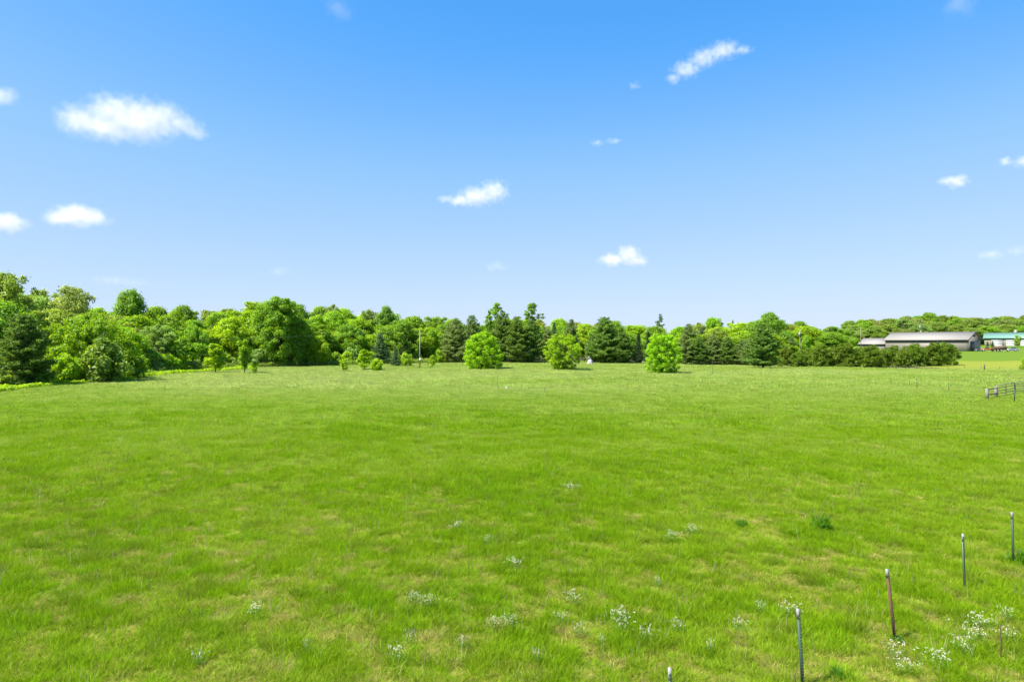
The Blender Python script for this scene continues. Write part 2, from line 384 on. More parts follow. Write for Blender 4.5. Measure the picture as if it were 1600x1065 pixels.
P['pine'] = [pine(s, 14, 4.6, .06, .8, .30, -.1, .42, .2, .62, 13, .12) for s in (31, 32, 33)]
P['spruce'] = [pine(s, 11, 2.6, .03, .55, .22, -.35, .12, .16, .95, 12) for s in (34, 35)]
P['lowpine'] = [broadleaf(s, 5.6, 2.7, .0, 75, 110, (.38, .75), .2, lambda t: max(.1, 1 - (abs(t - .35) / .72) ** 2.4) ** .55, .14, 2, M_BARK, .6, .3, .2, .15, True) for s in (36, 37, 38)]
P['gapine'] = [pine(39, 16, 3.6, .45, 1.1, .32, 0, .2, .2, .4, 12, .35)]

COLS = {'lime': (.30, .47, .020), 'bright': (.25, .43, .024), 'mid': (.215, .375, .034), 'deep': (.19, .35, .028), 'olive': (.28, .37, .055),
        'tan': (.29, .39, .09), 'pale': (.26, .40, .08), 'yellow': (.31, .46, .014), 'pine': (.145, .25, .04), 'gpine': (.20, .295, .075),
        'spruce': (.09, .165, .06), 'dspruce': (.05, .10, .034), 'brownish': (.22, .33, .045), 'hpine': (.15, .235, .022), 'farolive': (.225, .33, .05), 'farpale': (.225, .345, .075), 'fartan': (.25, .32, .08), 'shrublime': (.32, .535, .012), 'shrubolive': (.315, .505, .018), 'shrubgreen': (.29, .515, .014)}  # far tones: muted greens with a slight distance haze put into the colour
NAMES = {'maple': 'broadleaf_tree', 'big': 'broadleaf_tree', 'round': 'broadleaf_tree', 'tall': 'broadleaf_tree', 'oak': 'oak_tree', 'poplar': 'poplar_tree', 'shrub': 'round_shrub', 'bush': 'bush', 'sapling': 'sapling', 'vase': 'sapling',
         'pine': 'pine_tree', 'spruce': 'spruce_tree', 'lowpine': 'dwarf_pine', 'gapine': 'pine_tree'}
CATS = {'broadleaf_tree': 'tree', 'oak_tree': 'oak tree', 'poplar_tree': 'poplar tree', 'round_shrub': 'shrub', 'bush': 'bush', 'sapling': 'sapling', 'pine_tree': 'pine tree', 'spruce_tree': 'spruce tree', 'dwarf_pine': 'pine shrub'}
def plant(kind, x, y, h, w, col, label, group=None, var=None):
    v = P[kind]; tm, cm, h0, r0 = v[(R.randrange(len(v)) if var is None else var % len(v))]
    s = w / (2 * r0 * 1.02); sz = h / h0
    e = empty(NAMES[kind], (x, y, tz(x, y) - .02), R.uniform(0, 6.28), label, CATS[NAMES[kind]], group, (s, s, sz))
    link('trunk', tm, e); c = link('crown', cm, e)
    k = COLS[col]; f = R.uniform(.9, 1.12); c.color = (k[0] * f * R.uniform(.93, 1.07), k[1] * f, k[2] * f, 1)
    return e
def at(kind, px, top, base, wpx, col, label, d=None, group=None, var=None):
    """tree from its column, top row, foot row and width in the photograph"""
    d = d or d_of(base); x = gx(px, d); h = zpy(top, d) - tz(x, d)
    return plant(kind, x, d, h, wpx * d / F, col, label, group, var)

LW = 'trees of the wood left of the meadow'; CW = 'trees of the wood behind the meadow'; RW = 'trees on the right beyond the meadow'
SH = 'round shrubs standing in the meadow'; SG = 'saplings along the wood edge'; PR = 'pines in the low row before the barn'
T = [  # kind, column, top, foot, width, colour, label, distance, group
 ('oak', 8, 424, 0, 105, 'olive', 'tallest olive green oak at the far left edge of the wood', 108, LW),
 ('oak', 112, 446, 0, 95, 'tan', 'pale tan green oak crown rising behind the bright maple', 122, LW),
 ('oak', 70, 470, 0, 60, 'tan', 'thin leafed oak between the two tall left oaks', 124, LW),
 ('pine', 36, 490, 598, 96, 'pine', 'big dark shaggy pine at the left end of the wood', 95, LW),
 ('pine', -45, 478, 598, 90, 'pine', 'dark pine cut by the left edge of the view', 97, LW),
 ('maple', 140, 488, 592, 118, 'bright', 'wide bright green maple at the wood edge right of the dark pine', 109, LW),
 ('bush', 160, 530, 592, 84, 'brownish', 'olive thicket under the wide bright maple', 106, LW),
 ('bush', 104, 553, 594, 52, 'lime', 'lime green bush beside the foot of the dark pine', 102, LW),
 ('bush', 205, 545, 590, 50, 'mid', 'mid green bush right of the brownish thicket', 117, LW),
 ('bush', 60, 570, 598, 44, 'deep', 'dark low bush under the big shaggy pine', 97, LW),
 ('bush', 10, 578, 604, 50, 'brownish', 'grey brown bramble mound at the left frame edge', 92, LW),
 ('round', 204, 450, 0, 62, 'mid', 'tall dark green tree with a domed crown above the left wood', 158, LW),
 ('oak', 246, 507, 580, 66, 'pale', 'pale grey green tree with a dark trunk at the wood edge', 145, LW),
 ('oak', 214, 512, 582, 56, 'tan', 'pale yellowish tree left of the grey green one', 148, LW),
 ('sapling', 276, 528, 580, 34, 'bright', 'slender bright green tree right of the grey green tree', 146, LW),
 ('maple', 302, 506, 576, 54, 'mid', 'rounded mid green tree standing behind the olive sapling', 160, LW),
 ('bush', 262, 552, 581, 44, 'bright', 'bright bush at the foot of the pale grey green tree', 143, LW),
 ('big', 436, 462, 574, 84, 'deep', 'largest dark green tree of the wood, broad and domed', 176, LW),
 ('tall', 412, 480, 0, 44, 'mid', 'green tree touching the left side of the largest dark tree', 182, LW),
 ('round', 272, 484, 0, 40, 'lime', 'lime green crown in the second row above the slender tree', 172, LW),
 ('round', 338, 488, 0, 50, 'bright', 'bright crown just above the rounded mid green tree', 185, LW),
 ('round', 366, 502, 0, 52, 'mid', 'mid green tree directly behind the vase shaped sapling', 178, LW),
 ('oak', 330, 512, 0, 40, 'brownish', 'brownish half leafed tree behind the olive sapling', 180, LW),
 ('round', 472, 500, 572, 50, 'bright', 'bright tree at the right flank of the largest dark tree', 180, CW),
 ('round', 498, 523, 571, 38, 'lime', 'lime tree left of the slate grey tub', 180, CW),
 ('maple', 548, 505, 570, 66, 'mid', 'broad mid green tree above the slate grey tub', 198, CW),
 ('round', 495, 492, 0, 50, 'bright', 'fresh green tree behind the lime tree', 205, CW),
 ('oak', 520, 476, 0, 46, 'tan', 'nearly bare tree with pale limbs on the skyline', 215, CW),
 ('bush', 548, 543, 570, 24, 'pale', 'pale green bush right above the slate grey tub', 190, CW),
 ('bush', 525, 552, 569, 18, 'pale', 'small pale bush just left above the slate grey tub', 191, CW),
 ('bush', 505, 556, 570, 30, 'brownish', 'brownish bush left of the slate grey tub', 188, CW),
 ('spruce', 594, 521, 568, 42, 'spruce', 'broad dark spruce behind the yellow sapling', 192, CW),
 ('oak', 630, 498, 0, 58, 'mid', 'greyish green tree just left of the utility pole', 206, CW),
 ('round', 674, 515, 0, 28, 'bright', 'small bright tree right of the utility pole', 214, CW),
 ('round', 650, 520, 0, 34, 'deep', 'dark tree right behind the utility pole', 212, CW),
 ('round', 604, 477, 0, 36, 'mid', 'domed green crown on the skyline above the dark spruce', 225, CW),
 ('oak', 578, 482, 0, 44, 'tan', 'grey olive crown left of the domed skyline tree', 224, CW),
 ('sapling', 337, 536, 583, 38, 'lime', 'olive sapling with a short dark trunk in the meadow edge', None, SG),
 ('vase', 382, 529, 584, 30, 'bright', 'vase shaped bright green sapling at the meadow edge', None, SG),
 ('sapling', 398, 564, 584, 12, 'lime', 'tiny lime sapling right of the vase shaped one', None, SG),
 ('bush', 408, 567, 575, 12, 'pale', 'little pale bush at the foot of the largest dark tree', None, SG),
 ('sapling', 306, 562, 580, 22, 'pale', 'small pale sapling left of the olive sapling', None, SG),
 ('sapling', 484, 556, 573, 18, 'lime', 'thin lime sapling below the lime tree', None, SG),
 ('sapling', 570, 545, 578, 32, 'yellow', 'yellow green sapling with a visible trunk before the dark spruce', None, SG),
 ('bush', 589, 560, 579, 24, 'yellow', 'yellowish bush leaning on the yellow green sapling', None, SG),
 ('sapling', 537, 560, 580, 16, 'yellow', 'sparse yellow sapling right of the slate grey tub', None, SG),
 ('spruce', 618, 543, 574, 22, 'spruce', 'small conical spruce left of the utility pole', None, CW),
 ('bush', 633, 550, 574, 18, 'lime', 'lime bush between the small spruce and the pole', None, SG),
 ('sapling', 675, 555, 576, 14, 'lime', 'narrow lime bush just right of the utility pole', None, SG),
 ('bush', 686, 545, 566, 18, 'lime', 'lime bush at the left foot of the grey pines', 205, CW),
 ('pine', 712, 497, 566, 52, 'gpine', 'greyish pine with drooping layers left of the first round shrub', 208, CW),
 ('pine', 738, 493, 566, 44, 'gpine', 'greyish pine behind the first round shrub', 216, CW),
 ('pine', 700, 510, 566, 30, 'gpine', 'shorter greyish pine at the left end of the pine group', 214, CW),
 ('pine', 786, 488, 567, 54, 'pine', 'tall pine right behind the first round shrub', 212, CW),
 ('pine', 808, 494, 568, 46, 'pine', 'middle pine of the dark group between two round shrubs', 208, CW),
 ('pine', 830, 500, 567, 46, 'pine', 'darkest pine of the group left of the second round shrub', 210, CW),
 ('pine', 856, 512, 567, 34, 'gpine', 'shorter pine behind the left side of the second round shrub', 216, CW),
 ('poplar', 776, 472, 0, 40, 'mid', 'left one of two poplars rising above the pines', 232, CW),
 ('poplar', 831, 472, 0, 38, 'mid', 'right one of two poplars rising above the pines', 232, CW),
 ('poplar', 764, 484, 0, 14, 'mid', 'short poplar shoot at the left poplar', 231, CW),
 ('pine', 893, 499, 0, 34, 'gpine', 'greyish pine behind the second round shrub', 226, CW),
 ('spruce', 866, 503, 0, 22, 'spruce', 'pointed spruce above the left shoulder of the second round shrub', 226, CW),
 ('pine', 945, 495, 567, 64, 'pine', 'largest pine between the second and third round shrubs', 206, CW),
 ('pine', 973, 518, 568, 42, 'pine', 'smaller pine with a bare foot right of the largest middle pine', 204, CW),
 ('pine', 925, 525, 568, 30, 'gpine', 'low pine just behind the white draped heap', 211, CW),
 ('spruce', 998, 521, 569, 19, 'dspruce', 'narrow blackish spruce left of the third round shrub', 203, CW),
 ('spruce', 1013, 518, 0, 17, 'dspruce', 'second narrow blackish spruce behind the third round shrub', 215, CW),
 ('gapine', 1031, 490, 0, 17, 'gpine', 'lone ragged pine top above the wood behind the third shrub', 330, CW),
 ('shrub', 754, 519, 577.5, 68, 'shrublime', 'dense lime green round shrub, leftmost of three in the meadow', None, SH, 0),
 ('shrub', 880, 522, 579, 72, 'shrubolive', 'wide loose olive lime shrub, middle of three in the meadow', None, SH, 1),
 ('shrub', 1035, 522, 583.5, 67, 'shrubgreen', 'bright green egg shaped shrub, rightmost of three in the meadow', None, SH, 2),
 ('pine', 1070, 522, 570, 36, 'gpine', 'pale pine next to the third round shrub', 198, RW),
 ('pine', 1092, 528, 570, 36, 'pine', 'second pine right of the third round shrub', 197, RW),
 ('pine', 1114, 523, 570, 38, 'gpine', 'third pine right of the third round shrub', 198, RW),
 ('pine', 1137, 526, 570, 36, 'pine', 'dark pine midway from the third shrub to the lone pine', 197, RW),
 ('pine', 1160, 530, 571, 34, 'gpine', 'pale pine next to the lone spreading pine', 195, RW),
 ('pine', 1076, 506, 0, 36, 'gpine', 'taller grey pine behind the pale pine row', 232, RW),
 ('pine', 1192, 505, 574.5, 62, 'pine', 'lone spreading dark pine at the left end of the low pine row', None, RW),
 ('pine', 1172, 528, 572, 34, 'gpine', 'pine tucked behind the lone spreading pine', 190, RW),
 ('round', 1203, 487, 0, 52, 'mid', 'broad green tree above the lone spreading pine', 245, RW),
 ('tall', 1115, 495, 0, 40, 'bright', 'domed bright tree on the skyline above the pale pine row', 262, RW),
 ('spruce', 1145, 500, 0, 12, 'gpine', 'thin grey spruce tip on the skyline', 262, RW),
 ('round', 1222, 529, 0, 18, 'yellow', 'small yellow lime tree left of the transformer pole', 240, RW),
 ('round', 1260, 523, 0, 20, 'bright', 'small round bright tree right of the transformer pole', 250, RW),
 ('round', 1243, 540, 0, 20, 'yellow', 'yellowish bush at the foot of the transformer pole', 244, RW),
 ('pine', 1237, 526, 0, 22, 'gpine', 'dark pine left of the transformer pole', 252, RW),
 ('spruce', 1281, 514, 0, 20, 'gpine', 'grey spruce, left of two behind the low pine row', 262, RW),
 ('spruce', 1297, 512, 0, 22, 'gpine', 'grey spruce, right of two behind the low pine row', 262, RW),
 ('round', 1250, 501, 0, 42, 'mid', 'green crown on the skyline above the transformer pole', 290, RW),
 ('sapling', 1590, 524, 0, 12, 'lime', 'young thin tree before the green roofed building', 352, RW),
 ('spruce', 1543, 533, 0, 6, 'spruce', 'left one of two tiny conifers at the white doors', 362, RW),
 ('spruce', 1551, 533, 0, 7, 'spruce', 'right one of two tiny conifers at the white doors', 362, RW),
 ('bush', 1601, 558, 580, 12, 'lime', 'lime bush at the right frame edge by the wire fence', 150, RW),
]
for row in T:
    kind, px, top, base, w, col, lab, d, grp = row[:9]
    at(kind, px, top, base, w, col, lab, d, grp, row[9] if len(row) > 9 else None)
# the low row of pines before the barn
low = [(1228, 543, 574, 24, 184), (1247, 550, 574, 24, 180), (1264, 544, 574, 26, 185), (1283, 540, 575, 32, 179), (1304, 544, 575.5, 29, 182), (1322, 538, 575.5, 34, 177), (1343, 543, 576, 30, 181), (1361, 541, 575.5, 34, 175), (1378, 546, 575, 22, 183),
       (1396, 541, 572.5, 26, 193), (1411, 546, 573.5, 24, 180), (1428, 538, 572, 32, 188), (1446, 543, 571.5, 26, 193), (1461, 537, 570.5, 30, 189), (1480, 536, 569.5, 34, 196)]
LOWP = []
for i, (px, top, base, w, d) in enumerate(low):
    lab = {0: 'dwarf pine at the left end of the low row, beside the lone pine', 8: 'dwarf pine just left of the gap in the low row', 9: 'dwarf pine just right of the gap in the low row', 14: 'dwarf pine at the right end of the low row before the barn'}.get(i, ('dark bushy dwarf pine within the left part of the low row' if i < 9 else 'dark bushy dwarf pine within the right part of the low row'))
    e = at('lowpine', px, top - 1, base, w * 1.15, 'hpine', lab, d, PR); c = e.children[-1]; f = R.uniform(.82, 1.3); c.color = (c.color[0] * f, c.color[1] * f, c.color[2] * f, 1)
    if 'within' in lab: LOWP.append((px, e, 'dark bushy dwarf pine', 'within the ' + ('left' if i < 9 else 'right') + ' part of the low row'))
# rows of the wood behind, their tops following the skyline
SKY = np.array([(-200, 430), (0, 432), (60, 444), (160, 474), (240, 471), (300, 477), (350, 474), (385, 466), (440, 468), (480, 477), (560, 480), (620, 482), (650, 488), (690, 494), (740, 497), (870, 494), (920, 496), (1000, 501), (1060, 503), (1110, 499), (1150, 502), (1200, 494), (1250, 502), (1300, 502), (1335, 494), (1385, 490), (1450, 486), (1540, 487), (1610, 491), (1800, 492)], float)
def section(px):
    for a, s in ((150, 'behind the left oaks'), (400, 'behind the olive sapling'), (640, 'left of the meter box pole'), (860, 'behind the tall pines'), (1060, 'behind the right two round shrubs'), (1330, 'behind the pale pine row'), (1400, 'behind the low shed'), (1530, 'behind the long barn'), (3000, 'behind the teal roofed building')):
        if px < a: return s
words_ = {'lime': 'lime green broadleaf tree', 'bright': 'bright green broadleaf tree', 'mid': 'mid green broadleaf tree', 'olive': 'olive green oak', 'tan': 'pale half leafed oak', 'pale': 'pale green oak', 'deep': 'dark green broadleaf tree'}
BACK = []
def woods(offs, spacing, drop, lo=-60, hi=1660):
    px = lo
    while px < hi:
        right = px > 1320
        d = (np.interp(px, EDGE[:, 0], EDGE[:, 1]) if not right else 405) + offs + R.uniform(-5, 5)
        if 1200 < px <= 1320: d += 50
        top = np.interp(px, SKY[:, 0], SKY[:, 1]) + R.uniform(*drop) 
        x = gx(px, d); h = max(7., zpy(top, d) - tz(x, d)); w = R.uniform(16, 22) if right else R.uniform(11, 15.5)
        if right or px < 150: kind, col = 'round', R.choice(['olive', 'olive', 'pale', 'olive', 'tan', 'olive', 'mid'])
        else: kind, col = R.choice(['round', 'round', 'tall', 'oak']), R.choice(['lime', 'bright', 'bright', 'lime', 'mid', 'mid', 'olive'])
        if col in ('olive', 'tan', 'pale') and not (right and R.random() < .75): kind = 'oak'
        elif kind == 'oak' and col not in ('olive', 'tan', 'pale'): kind = 'round'
        s = section(px); oc = col
        if right and col != 'mid': col = {'olive': 'farolive', 'pale': 'farpale', 'tan': 'fartan'}[col]
        e = plant(kind, x, d, h, w, col, f'{words_[oc]} {s}', f'trees {s}'); BACK.append((px, e, words_[oc], s))
        px += spacing * F / d * R.uniform(.75, 1.25)
woods(14, 8.0, (22, 44), -60, 690); woods(8, 10.0, (14, 26), 1322, 1660); woods(30, 8.0, (6, 24)); woods(52, 7.5, (0, 10))
ORD = ['leftmost', 'second', 'third', 'fourth', 'fifth', 'sixth', 'seventh', 'eighth', 'ninth', 'tenth', 'eleventh', 'twelfth', 'thirteenth', 'fourteenth', 'fifteenth', 'sixteenth', 'seventeenth', 'eighteenth', 'nineteenth', 'twentieth']
def ordinals(items):
    fam = {}
    for px, e, w_, s_ in sorted(items, key=lambda q: q[0]): fam.setdefault((w_, s_), []).append(e)
    for (w_, s_), es in fam.items():
        for i, e in enumerate(es):
            if len(es) > 1: e['label'] = f'{ORD[min(i, 19)]} {w_}' + (' ' if i == 0 else ' from the left, ') + s_
UND = []
px_ = 170.
while px_ < 700:
    d_ = np.interp(px_, EDGE[:, 0], EDGE[:, 1]) + R.uniform(3, 8); hb = R.uniform(2.6, 5.2); cb_ = R.choice(['mid', 'bright', 'pale', 'lime', 'mid'])
    w_ = {'mid': 'mid green bush', 'bright': 'bright green bush', 'pale': 'pale green bush', 'lime': 'lime green bush'}[cb_]
    UND.append((px_, plant('bush', gx(px_, d_), d_, hb, R.uniform(3.5, 6), cb_, w_ + ' in the undergrowth of the wood edge', 'undergrowth bushes of the wood edge'), w_, 'in the undergrowth of the wood edge'))
    px_ += R.uniform(12, 24)
ordinals(BACK); ordinals(LOWP); ordinals(UND)

# ------------------------------------------------------------------ buildings
M_TAUPE = paint('taupe_steel_siding', (.185, .17, .138), .55, 0, .06, .6, ('X', .3)); M_ROOFG = paint('grey_steel_roof', (.235, .22, .195), .85, 0, .06, .5, ('X', .4))
M_TRIM = paint('dark_trim', (.06, .05, .045), .5); M_DOORD = paint('dark_sliding_door', (.055, .05, .048), .6, 0, .1, 1, ('X', .3))
M_WHITE = paint('white_paint', (.42, .42, .43), .5, 0, .04, 2); M_CREAM = paint('cream_siding', (.22, .195, .13), .6, 0, .06, .6, ('X', .3))
M_ROOFT = paint('teal_steel_roof', (.13, .245, .19), .45, 0, .06, .5, ('X', .4)); M_TEALT = paint('teal_trim', (.03, .16, .12), .5); M_GLASS = paint('window_glass', (.03, .035, .04), .1)
M_GREYM = paint('galvanised_steel', (.38, .39, .40), .45, .6, .15, 8)

def shed(name, loc, rz, Lx, Wy, eave, ridge, wallm, roofm, trimm, label, over=.6):
    """gabled steel building; x along the ridge from the near left corner, y away"""
    e = empty(name, loc, rz, label, 'barn')
    mb = MB(); t = .15
    mb.box((0, 0, -1.5), (Lx, t, eave)); mb.box((0, Wy - t, -1.5), (Lx, Wy, eave))
    mb.build('long_wall', wallm, e)
    for x0 in (0.003, Lx - t - .003):
        g = MB(); V = [(x0, t, -1.5), (x0, Wy - t, -1.5), (x0, Wy - t, eave), (x0, Wy / 2, ridge - .05), (x0, t, eave)]; V += [(x0 + t, b, c) for a, b, c in V]
        g.add(V, [(0, 1, 6, 5), (1, 2, 7, 6), (4, 0, 5, 9), (2, 3, 8, 7), (3, 4, 9, 8)], [(0, 4, 3), (0, 3, 1), (1, 3, 2), (5, 8, 9), (5, 6, 8), (6, 7, 8)]); g.build('gable_wall', wallm, e)
    sl = (ridge - eave) / (Wy / 2); k = .16
    for s in (0, 1):
        r = MB(); yo = -over; zo = eave - over * sl + .06
        V = [(-over, yo, zo), (Lx + over, yo, zo), (Lx + over, Wy / 2, ridge + .06), (-over, Wy / 2, ridge + .06)]
        V = V + [(a, b, c + k) for a, b, c in V]
        if s: V = [(a, Wy - b, c) for a, b, c in V]
        r.add(V, [(0, 3, 2, 1), (4, 5, 6, 7), (0, 1, 5, 4), (1, 2, 6, 5), (2, 3, 7, 6), (3, 0, 4, 7)]); r.build('roof_slope', roofm, e)
        f = MB(); y = (yo - .05) if not s else (Wy - yo + .002)
        f.box((-over - .02, y, zo - .14), (Lx + over + .02, y + .05, zo + .13)); f.build('fascia', trimm, e)
        for xx in (-over - .09, Lx + over + .03):
            b = MB(); V = [(xx, yo, zo - .25), (xx, Wy / 2, ridge - .19), (xx, Wy / 2, ridge + .25), (xx, yo, zo + .18)]; V += [(a + .06, bb, c) for a, bb, c in V]
            if s: V = [(a, Wy - bb, c) for a, bb, c in V]
            b.add(V, [(0, 1, 2, 3), (4, 7, 6, 5), (0, 4, 5, 1), (1, 5, 6, 2), (2, 6, 7, 3), (3, 7, 4, 0)]); b.build('barge_board', trimm, e)
    c = MB(); c.box((-over, Wy / 2 - .22, ridge + .2), (Lx + over, Wy / 2 + .22, ridge + .27)); c.build('ridge_cap', roofm, e)
    for xx in (-.03, Lx - .11):
        c = MB(); c.box((xx, -.03, -1.5), (xx + .14, -.002, eave)); c.build('corner_trim', trimm, e)
    return e

th = math.radians(-54.6); u = Vector((math.cos(th), math.sin(th), 0)); v = Vector((-math.sin(th), math.cos(th), 0))
Pc = Vector((gx(1511, 300), 300, 0)); L1 = 35.; corner = Pc - u * L1; zb = 2.62
barn = shed('steel_barn', (corner.x, corner.y, zb), th, L1, 14.2, 5.35, 8.6, M_TAUPE, M_ROOFG, M_TRIM, 'long taupe steel barn with a dark sliding door in its gable', .75)
m = MB(); m.box((L1 + .02, 3.3, .05), (L1 + .12, 7.6, 4.3)); dd = m.build('sliding_door', M_DOORD, barn)
m = MB(); m.box((L1 + .02, 3.0, 4.34), (L1 + .2, 12.0, 4.55)); m.build('door_track', M_TRIM, barn)
m = MB(); m.box((L1 - 6.4, -.06, .02), (L1 - 5.45, -.003, 2.15)); wd = m.build('walk_door', M_TAUPE, barn)
m = MB(); m.tube([(L1 - 5.6, -.1, 1.05), (L1 - 5.6, -.06, 1.05)], .04); m.build('door_handle', M_TRIM, wd)
m = MB(); m.tube([(L1 - 22, 7.1, 8.75), (L1 - 22, 7.1, 9.3)], .25, 8); m.build('roof_vent', M_GREYM, barn)
wing_c = corner - u * 13.5 + v * 1.5
wing = shed('steel_shed', (wing_c.x, wing_c.y, 2.9), th, 13.2, 11, 3.1, 5.75, M_TAUPE, M_ROOFG, M_TRIM, 'lower taupe shed adjoining the left end of the long barn', .6)

th2 = math.radians(-40); u2 = Vector((math.cos(th2), math.sin(th2), 0)); c2 = Vector((gx(1538, 384), 384, 0))
ZG = 4.55
gb = shed('garage_building', (c2.x, c2.y, ZG), th2, 44, 13, 4.75, 7.55, M_CREAM, M_ROOFT, M_TEALT, 'cream building with teal metal roof and white garage doors', .6)
for i, x0 in enumerate((3.2, 9.7, 16.2, 26.)):
    m = MB(); m.box((x0, -.09, .05), (x0 + 5.2, -.004, 3.75)); gd = m.build('garage_door', M_WHITE, gb)
    for k in range(4):
        p_ = MB(); p_.box((x0 + .08, -.125, .12 + k * .91), (x0 + 5.12, -.092, .12 + k * .91 + .84)); p_.build('door_panel', M_WHITE, gd)
    m = MB(); m.box((x0 - .32, -.12, .05), (x0 - .08, -.004, 3.9)); m.box((x0 + 5.28, -.12, .05), (x0 + 5.52, -.004, 3.9)); m.build('door_jamb', M_TRIM, gb)
cu = MB(); cu.box((13.1, 5.8, 7.5), (14.5, 7.2, 8.5)); cp = cu.build('cupola', M_WHITE, gb)
cu = MB(); cu.add([(12.95, 5.65, 8.5), (14.65, 5.65, 8.5), (14.65, 7.35, 8.5), (12.95, 7.35, 8.5), (13.8, 6.5, 9.3)], [(0, 3, 2, 1)], [(0, 1, 4), (1, 2, 4), (2, 3, 4), (3, 0, 4)]); cu.build('cupola_roof', M_WHITE, cp)

# ------------------------------------------------------------------ vehicles on the drive
M_RED = paint('faded_red_paint', (.25, .06, .03), .45, 0, .15, 2); M_SILV = paint('silver_blue_paint', (.17, .21, .25), .35, .3, .06, 2)
M_RUST = paint('rusty_brown_steel', (.035, .022, .016), .8, 0, .35, 4); M_TYRE = paint('tyre_rubber', (.02, .02, .02), .8); M_RIM = paint('wheel_rim', (.5, .5, .5), .4, .5)
M_LAMP = paint('lamp_glass', (.6, .58, .52), .2); M_TAIL = paint('tail_lamp', (.35, .02, .02), .3); M_TIMB = paint('timber', (.20, .145, .08), .8, 0, .25, 5, ('Y', .1))
def wheel(par, x, y, r=.34, w=.22):
    m = MB(); m.tube([(0, -w / 2, 0), (0, -w / 2 + .03, 0), (0, w / 2 - .03, 0), (0, w / 2, 0)], [r * .9, r, r, r * .9], 18); k = m.build('wheel', M_TYRE, par, loc=(x, y, r), smooth=False)
    m = MB(); m.tube([(0, -w / 2 - .012, 0), (0, w / 2 + .012, 0)], r * .58, 12); m.build('rim', M_RIM, k)
def loft(sections):
    """sections: list of (x, half width, z0, z1, inset at top); a smooth shell along x"""
    mb = MB(); V = []
    for x, hw, z0, z1, ins in sections:
        ht = hw - ins
        V += [(x, -hw * .92, z0), (x, -hw, z0 + (z1 - z0) * .35), (x, -hw * .98, z0 + (z1 - z0) * .7), (x, -ht, z1 - .03), (x, -ht * .6, z1), (x, ht * .6, z1), (x, ht, z1 - .03), (x, hw * .98, z0 + (z1 - z0) * .7), (x, hw, z0 + (z1 - z0) * .35), (x, hw * .92, z0)]
    n = 10; k = len(sections)
    Q = [(i * n + j, (i + 1) * n + j, (i + 1) * n + (j + 1) % n, i * n + (j + 1) % n) for i in range(k - 1) for j in range(n)]
    T = [(0, j, j + 1) for j in range(1, n - 1)] + [((k - 1) * n, (k - 1) * n + j + 1, (k - 1) * n + j) for j in range(1, n - 1)]
    return mb.add(V, Q, T)
def car(loc, rz, mat, label, pickup=False):
    e = empty('parked_car' if not pickup else 'pickup_truck', loc, rz, label, 'car' if not pickup else 'pickup truck', 'vehicles parked beside the barn')
    Lc = 4.6 if not pickup else 5.3; zz = .32 if not pickup else .5; wr = .33 if not pickup else .39
    if pickup: S = [(0, .88, zz, .95, .1), (.1, .93, zz, 1.05, .08), (1.5, .95, zz, 1.12, .06), (2.9, .95, zz, 1.12, .05), (5.2, .95, zz, 1.12, .04), (5.3, .9, zz, 1.05, .04)]
    else: S = [(0, .78, zz, .62, .15), (.15, .86, zz, .74, .12), (1.2, .9, zz, .92, .1), (2.4, .9, zz, .95, .08), (3.9, .9, zz, 1.0, .1), (4.5, .84, zz, .95, .12), (4.6, .78, zz, .8, .12)]
    loft(S).build('body', mat, e, smooth=True)
    if pickup: C = [(1.45, .82, 1.08, 1.13, .05), (1.95, .84, 1.08, 1.68, .14), (2.75, .84, 1.08, 1.70, .14), (2.95, .82, 1.08, 1.2, .06)]
    else: C = [(1.05, .78, .88, .94, .05), (1.9, .8, .88, 1.40, .16), (3.2, .8, .88, 1.44, .17), (4.2, .78, .9, 1.06, .1)]
    loft(C).build('window_glass', M_GLASS, e, smooth=True)
    r0, r1, rt = (1.93, 2.77, 1.70) if pickup else (1.88, 3.25, 1.43)
    m = MB(); m.box((r0, -.64, rt - .02), (r1, .64, rt + .035)); m.build('roof', mat, e)
    for y in (-.8, .8):
        for x in ((r0 + r1) / 2,):
            p = MB(); p.tube([(x, y * 1.01, zz + .55), (x + .03, y * .83, rt)], .045, 5); p.build('pillar', mat, e)
    for x in (.9, Lc - .95):
        for y in (-.82, .82): wheel(e, x, y, wr)
    for y in (-.6, .6):
        m = MB(); m.box((-.02, y - .16, .62 if not pickup else .82), (.06, y + .16, .74 if not pickup else .97)); m.build('headlight', M_LAMP, e)
        m = MB(); m.box((Lc - .03, y - .1, .78), (Lc + .02, y + .14, .94)); m.build('tail_light', M_TAIL, e)
    m = MB(); m.box((-.07, -.8, zz + .03), (.1, .8, zz + .2)); m.box((Lc - .08, -.8, zz + .03), (Lc + .06, .8, zz + .2)); m.build('bumper', M_GREYM, e)
    e.scale = (1, 1, 1.15 if pickup else 1.28)
    if pickup:
        m = MB(); m.box((3.05, -.94, 1.08), (5.25, -.84, 1.2)); m.box((3.05, .84, 1.08), (5.25, .94, 1.2)); m.build('bed_rail', mat, e)
    return e
def spot(px, d): x = gx(px, d); return (x, d, tz(x, d) + .09)
car(spot(1532.5, 301), math.radians(-22), M_RED, 'faded red pickup truck beside the barn gable', True)
car(spot(1571, 300), math.radians(-28), M_SILV, 'silver blue car parked right of the brown trailer')
tr = empty('flatbed_trailer', spot(1549, 299), math.radians(-25), 'dark brown stake trailer loaded with pale timber', 'trailer', 'vehicles parked beside the barn')
m = MB(); m.box((0, -1.1, .75), (5.6, 1.1, .9)); m.build('deck', M_RUST, tr)
for y in (-1.1, 1.02):
    for k in range(4):
        m = MB(); m.box((.05, y, 1.0 + k * .3), (5.55, y + .08, 1.2 + k * .3)); m.build('side_board', M_RUST, tr)
    for k in range(5):
        m = MB(); m.box((.08 + k * 1.32, y - .06, .7), (.2 + k * 1.32, y - .005, 2.2)); m.build('stake', M_RUST, tr)
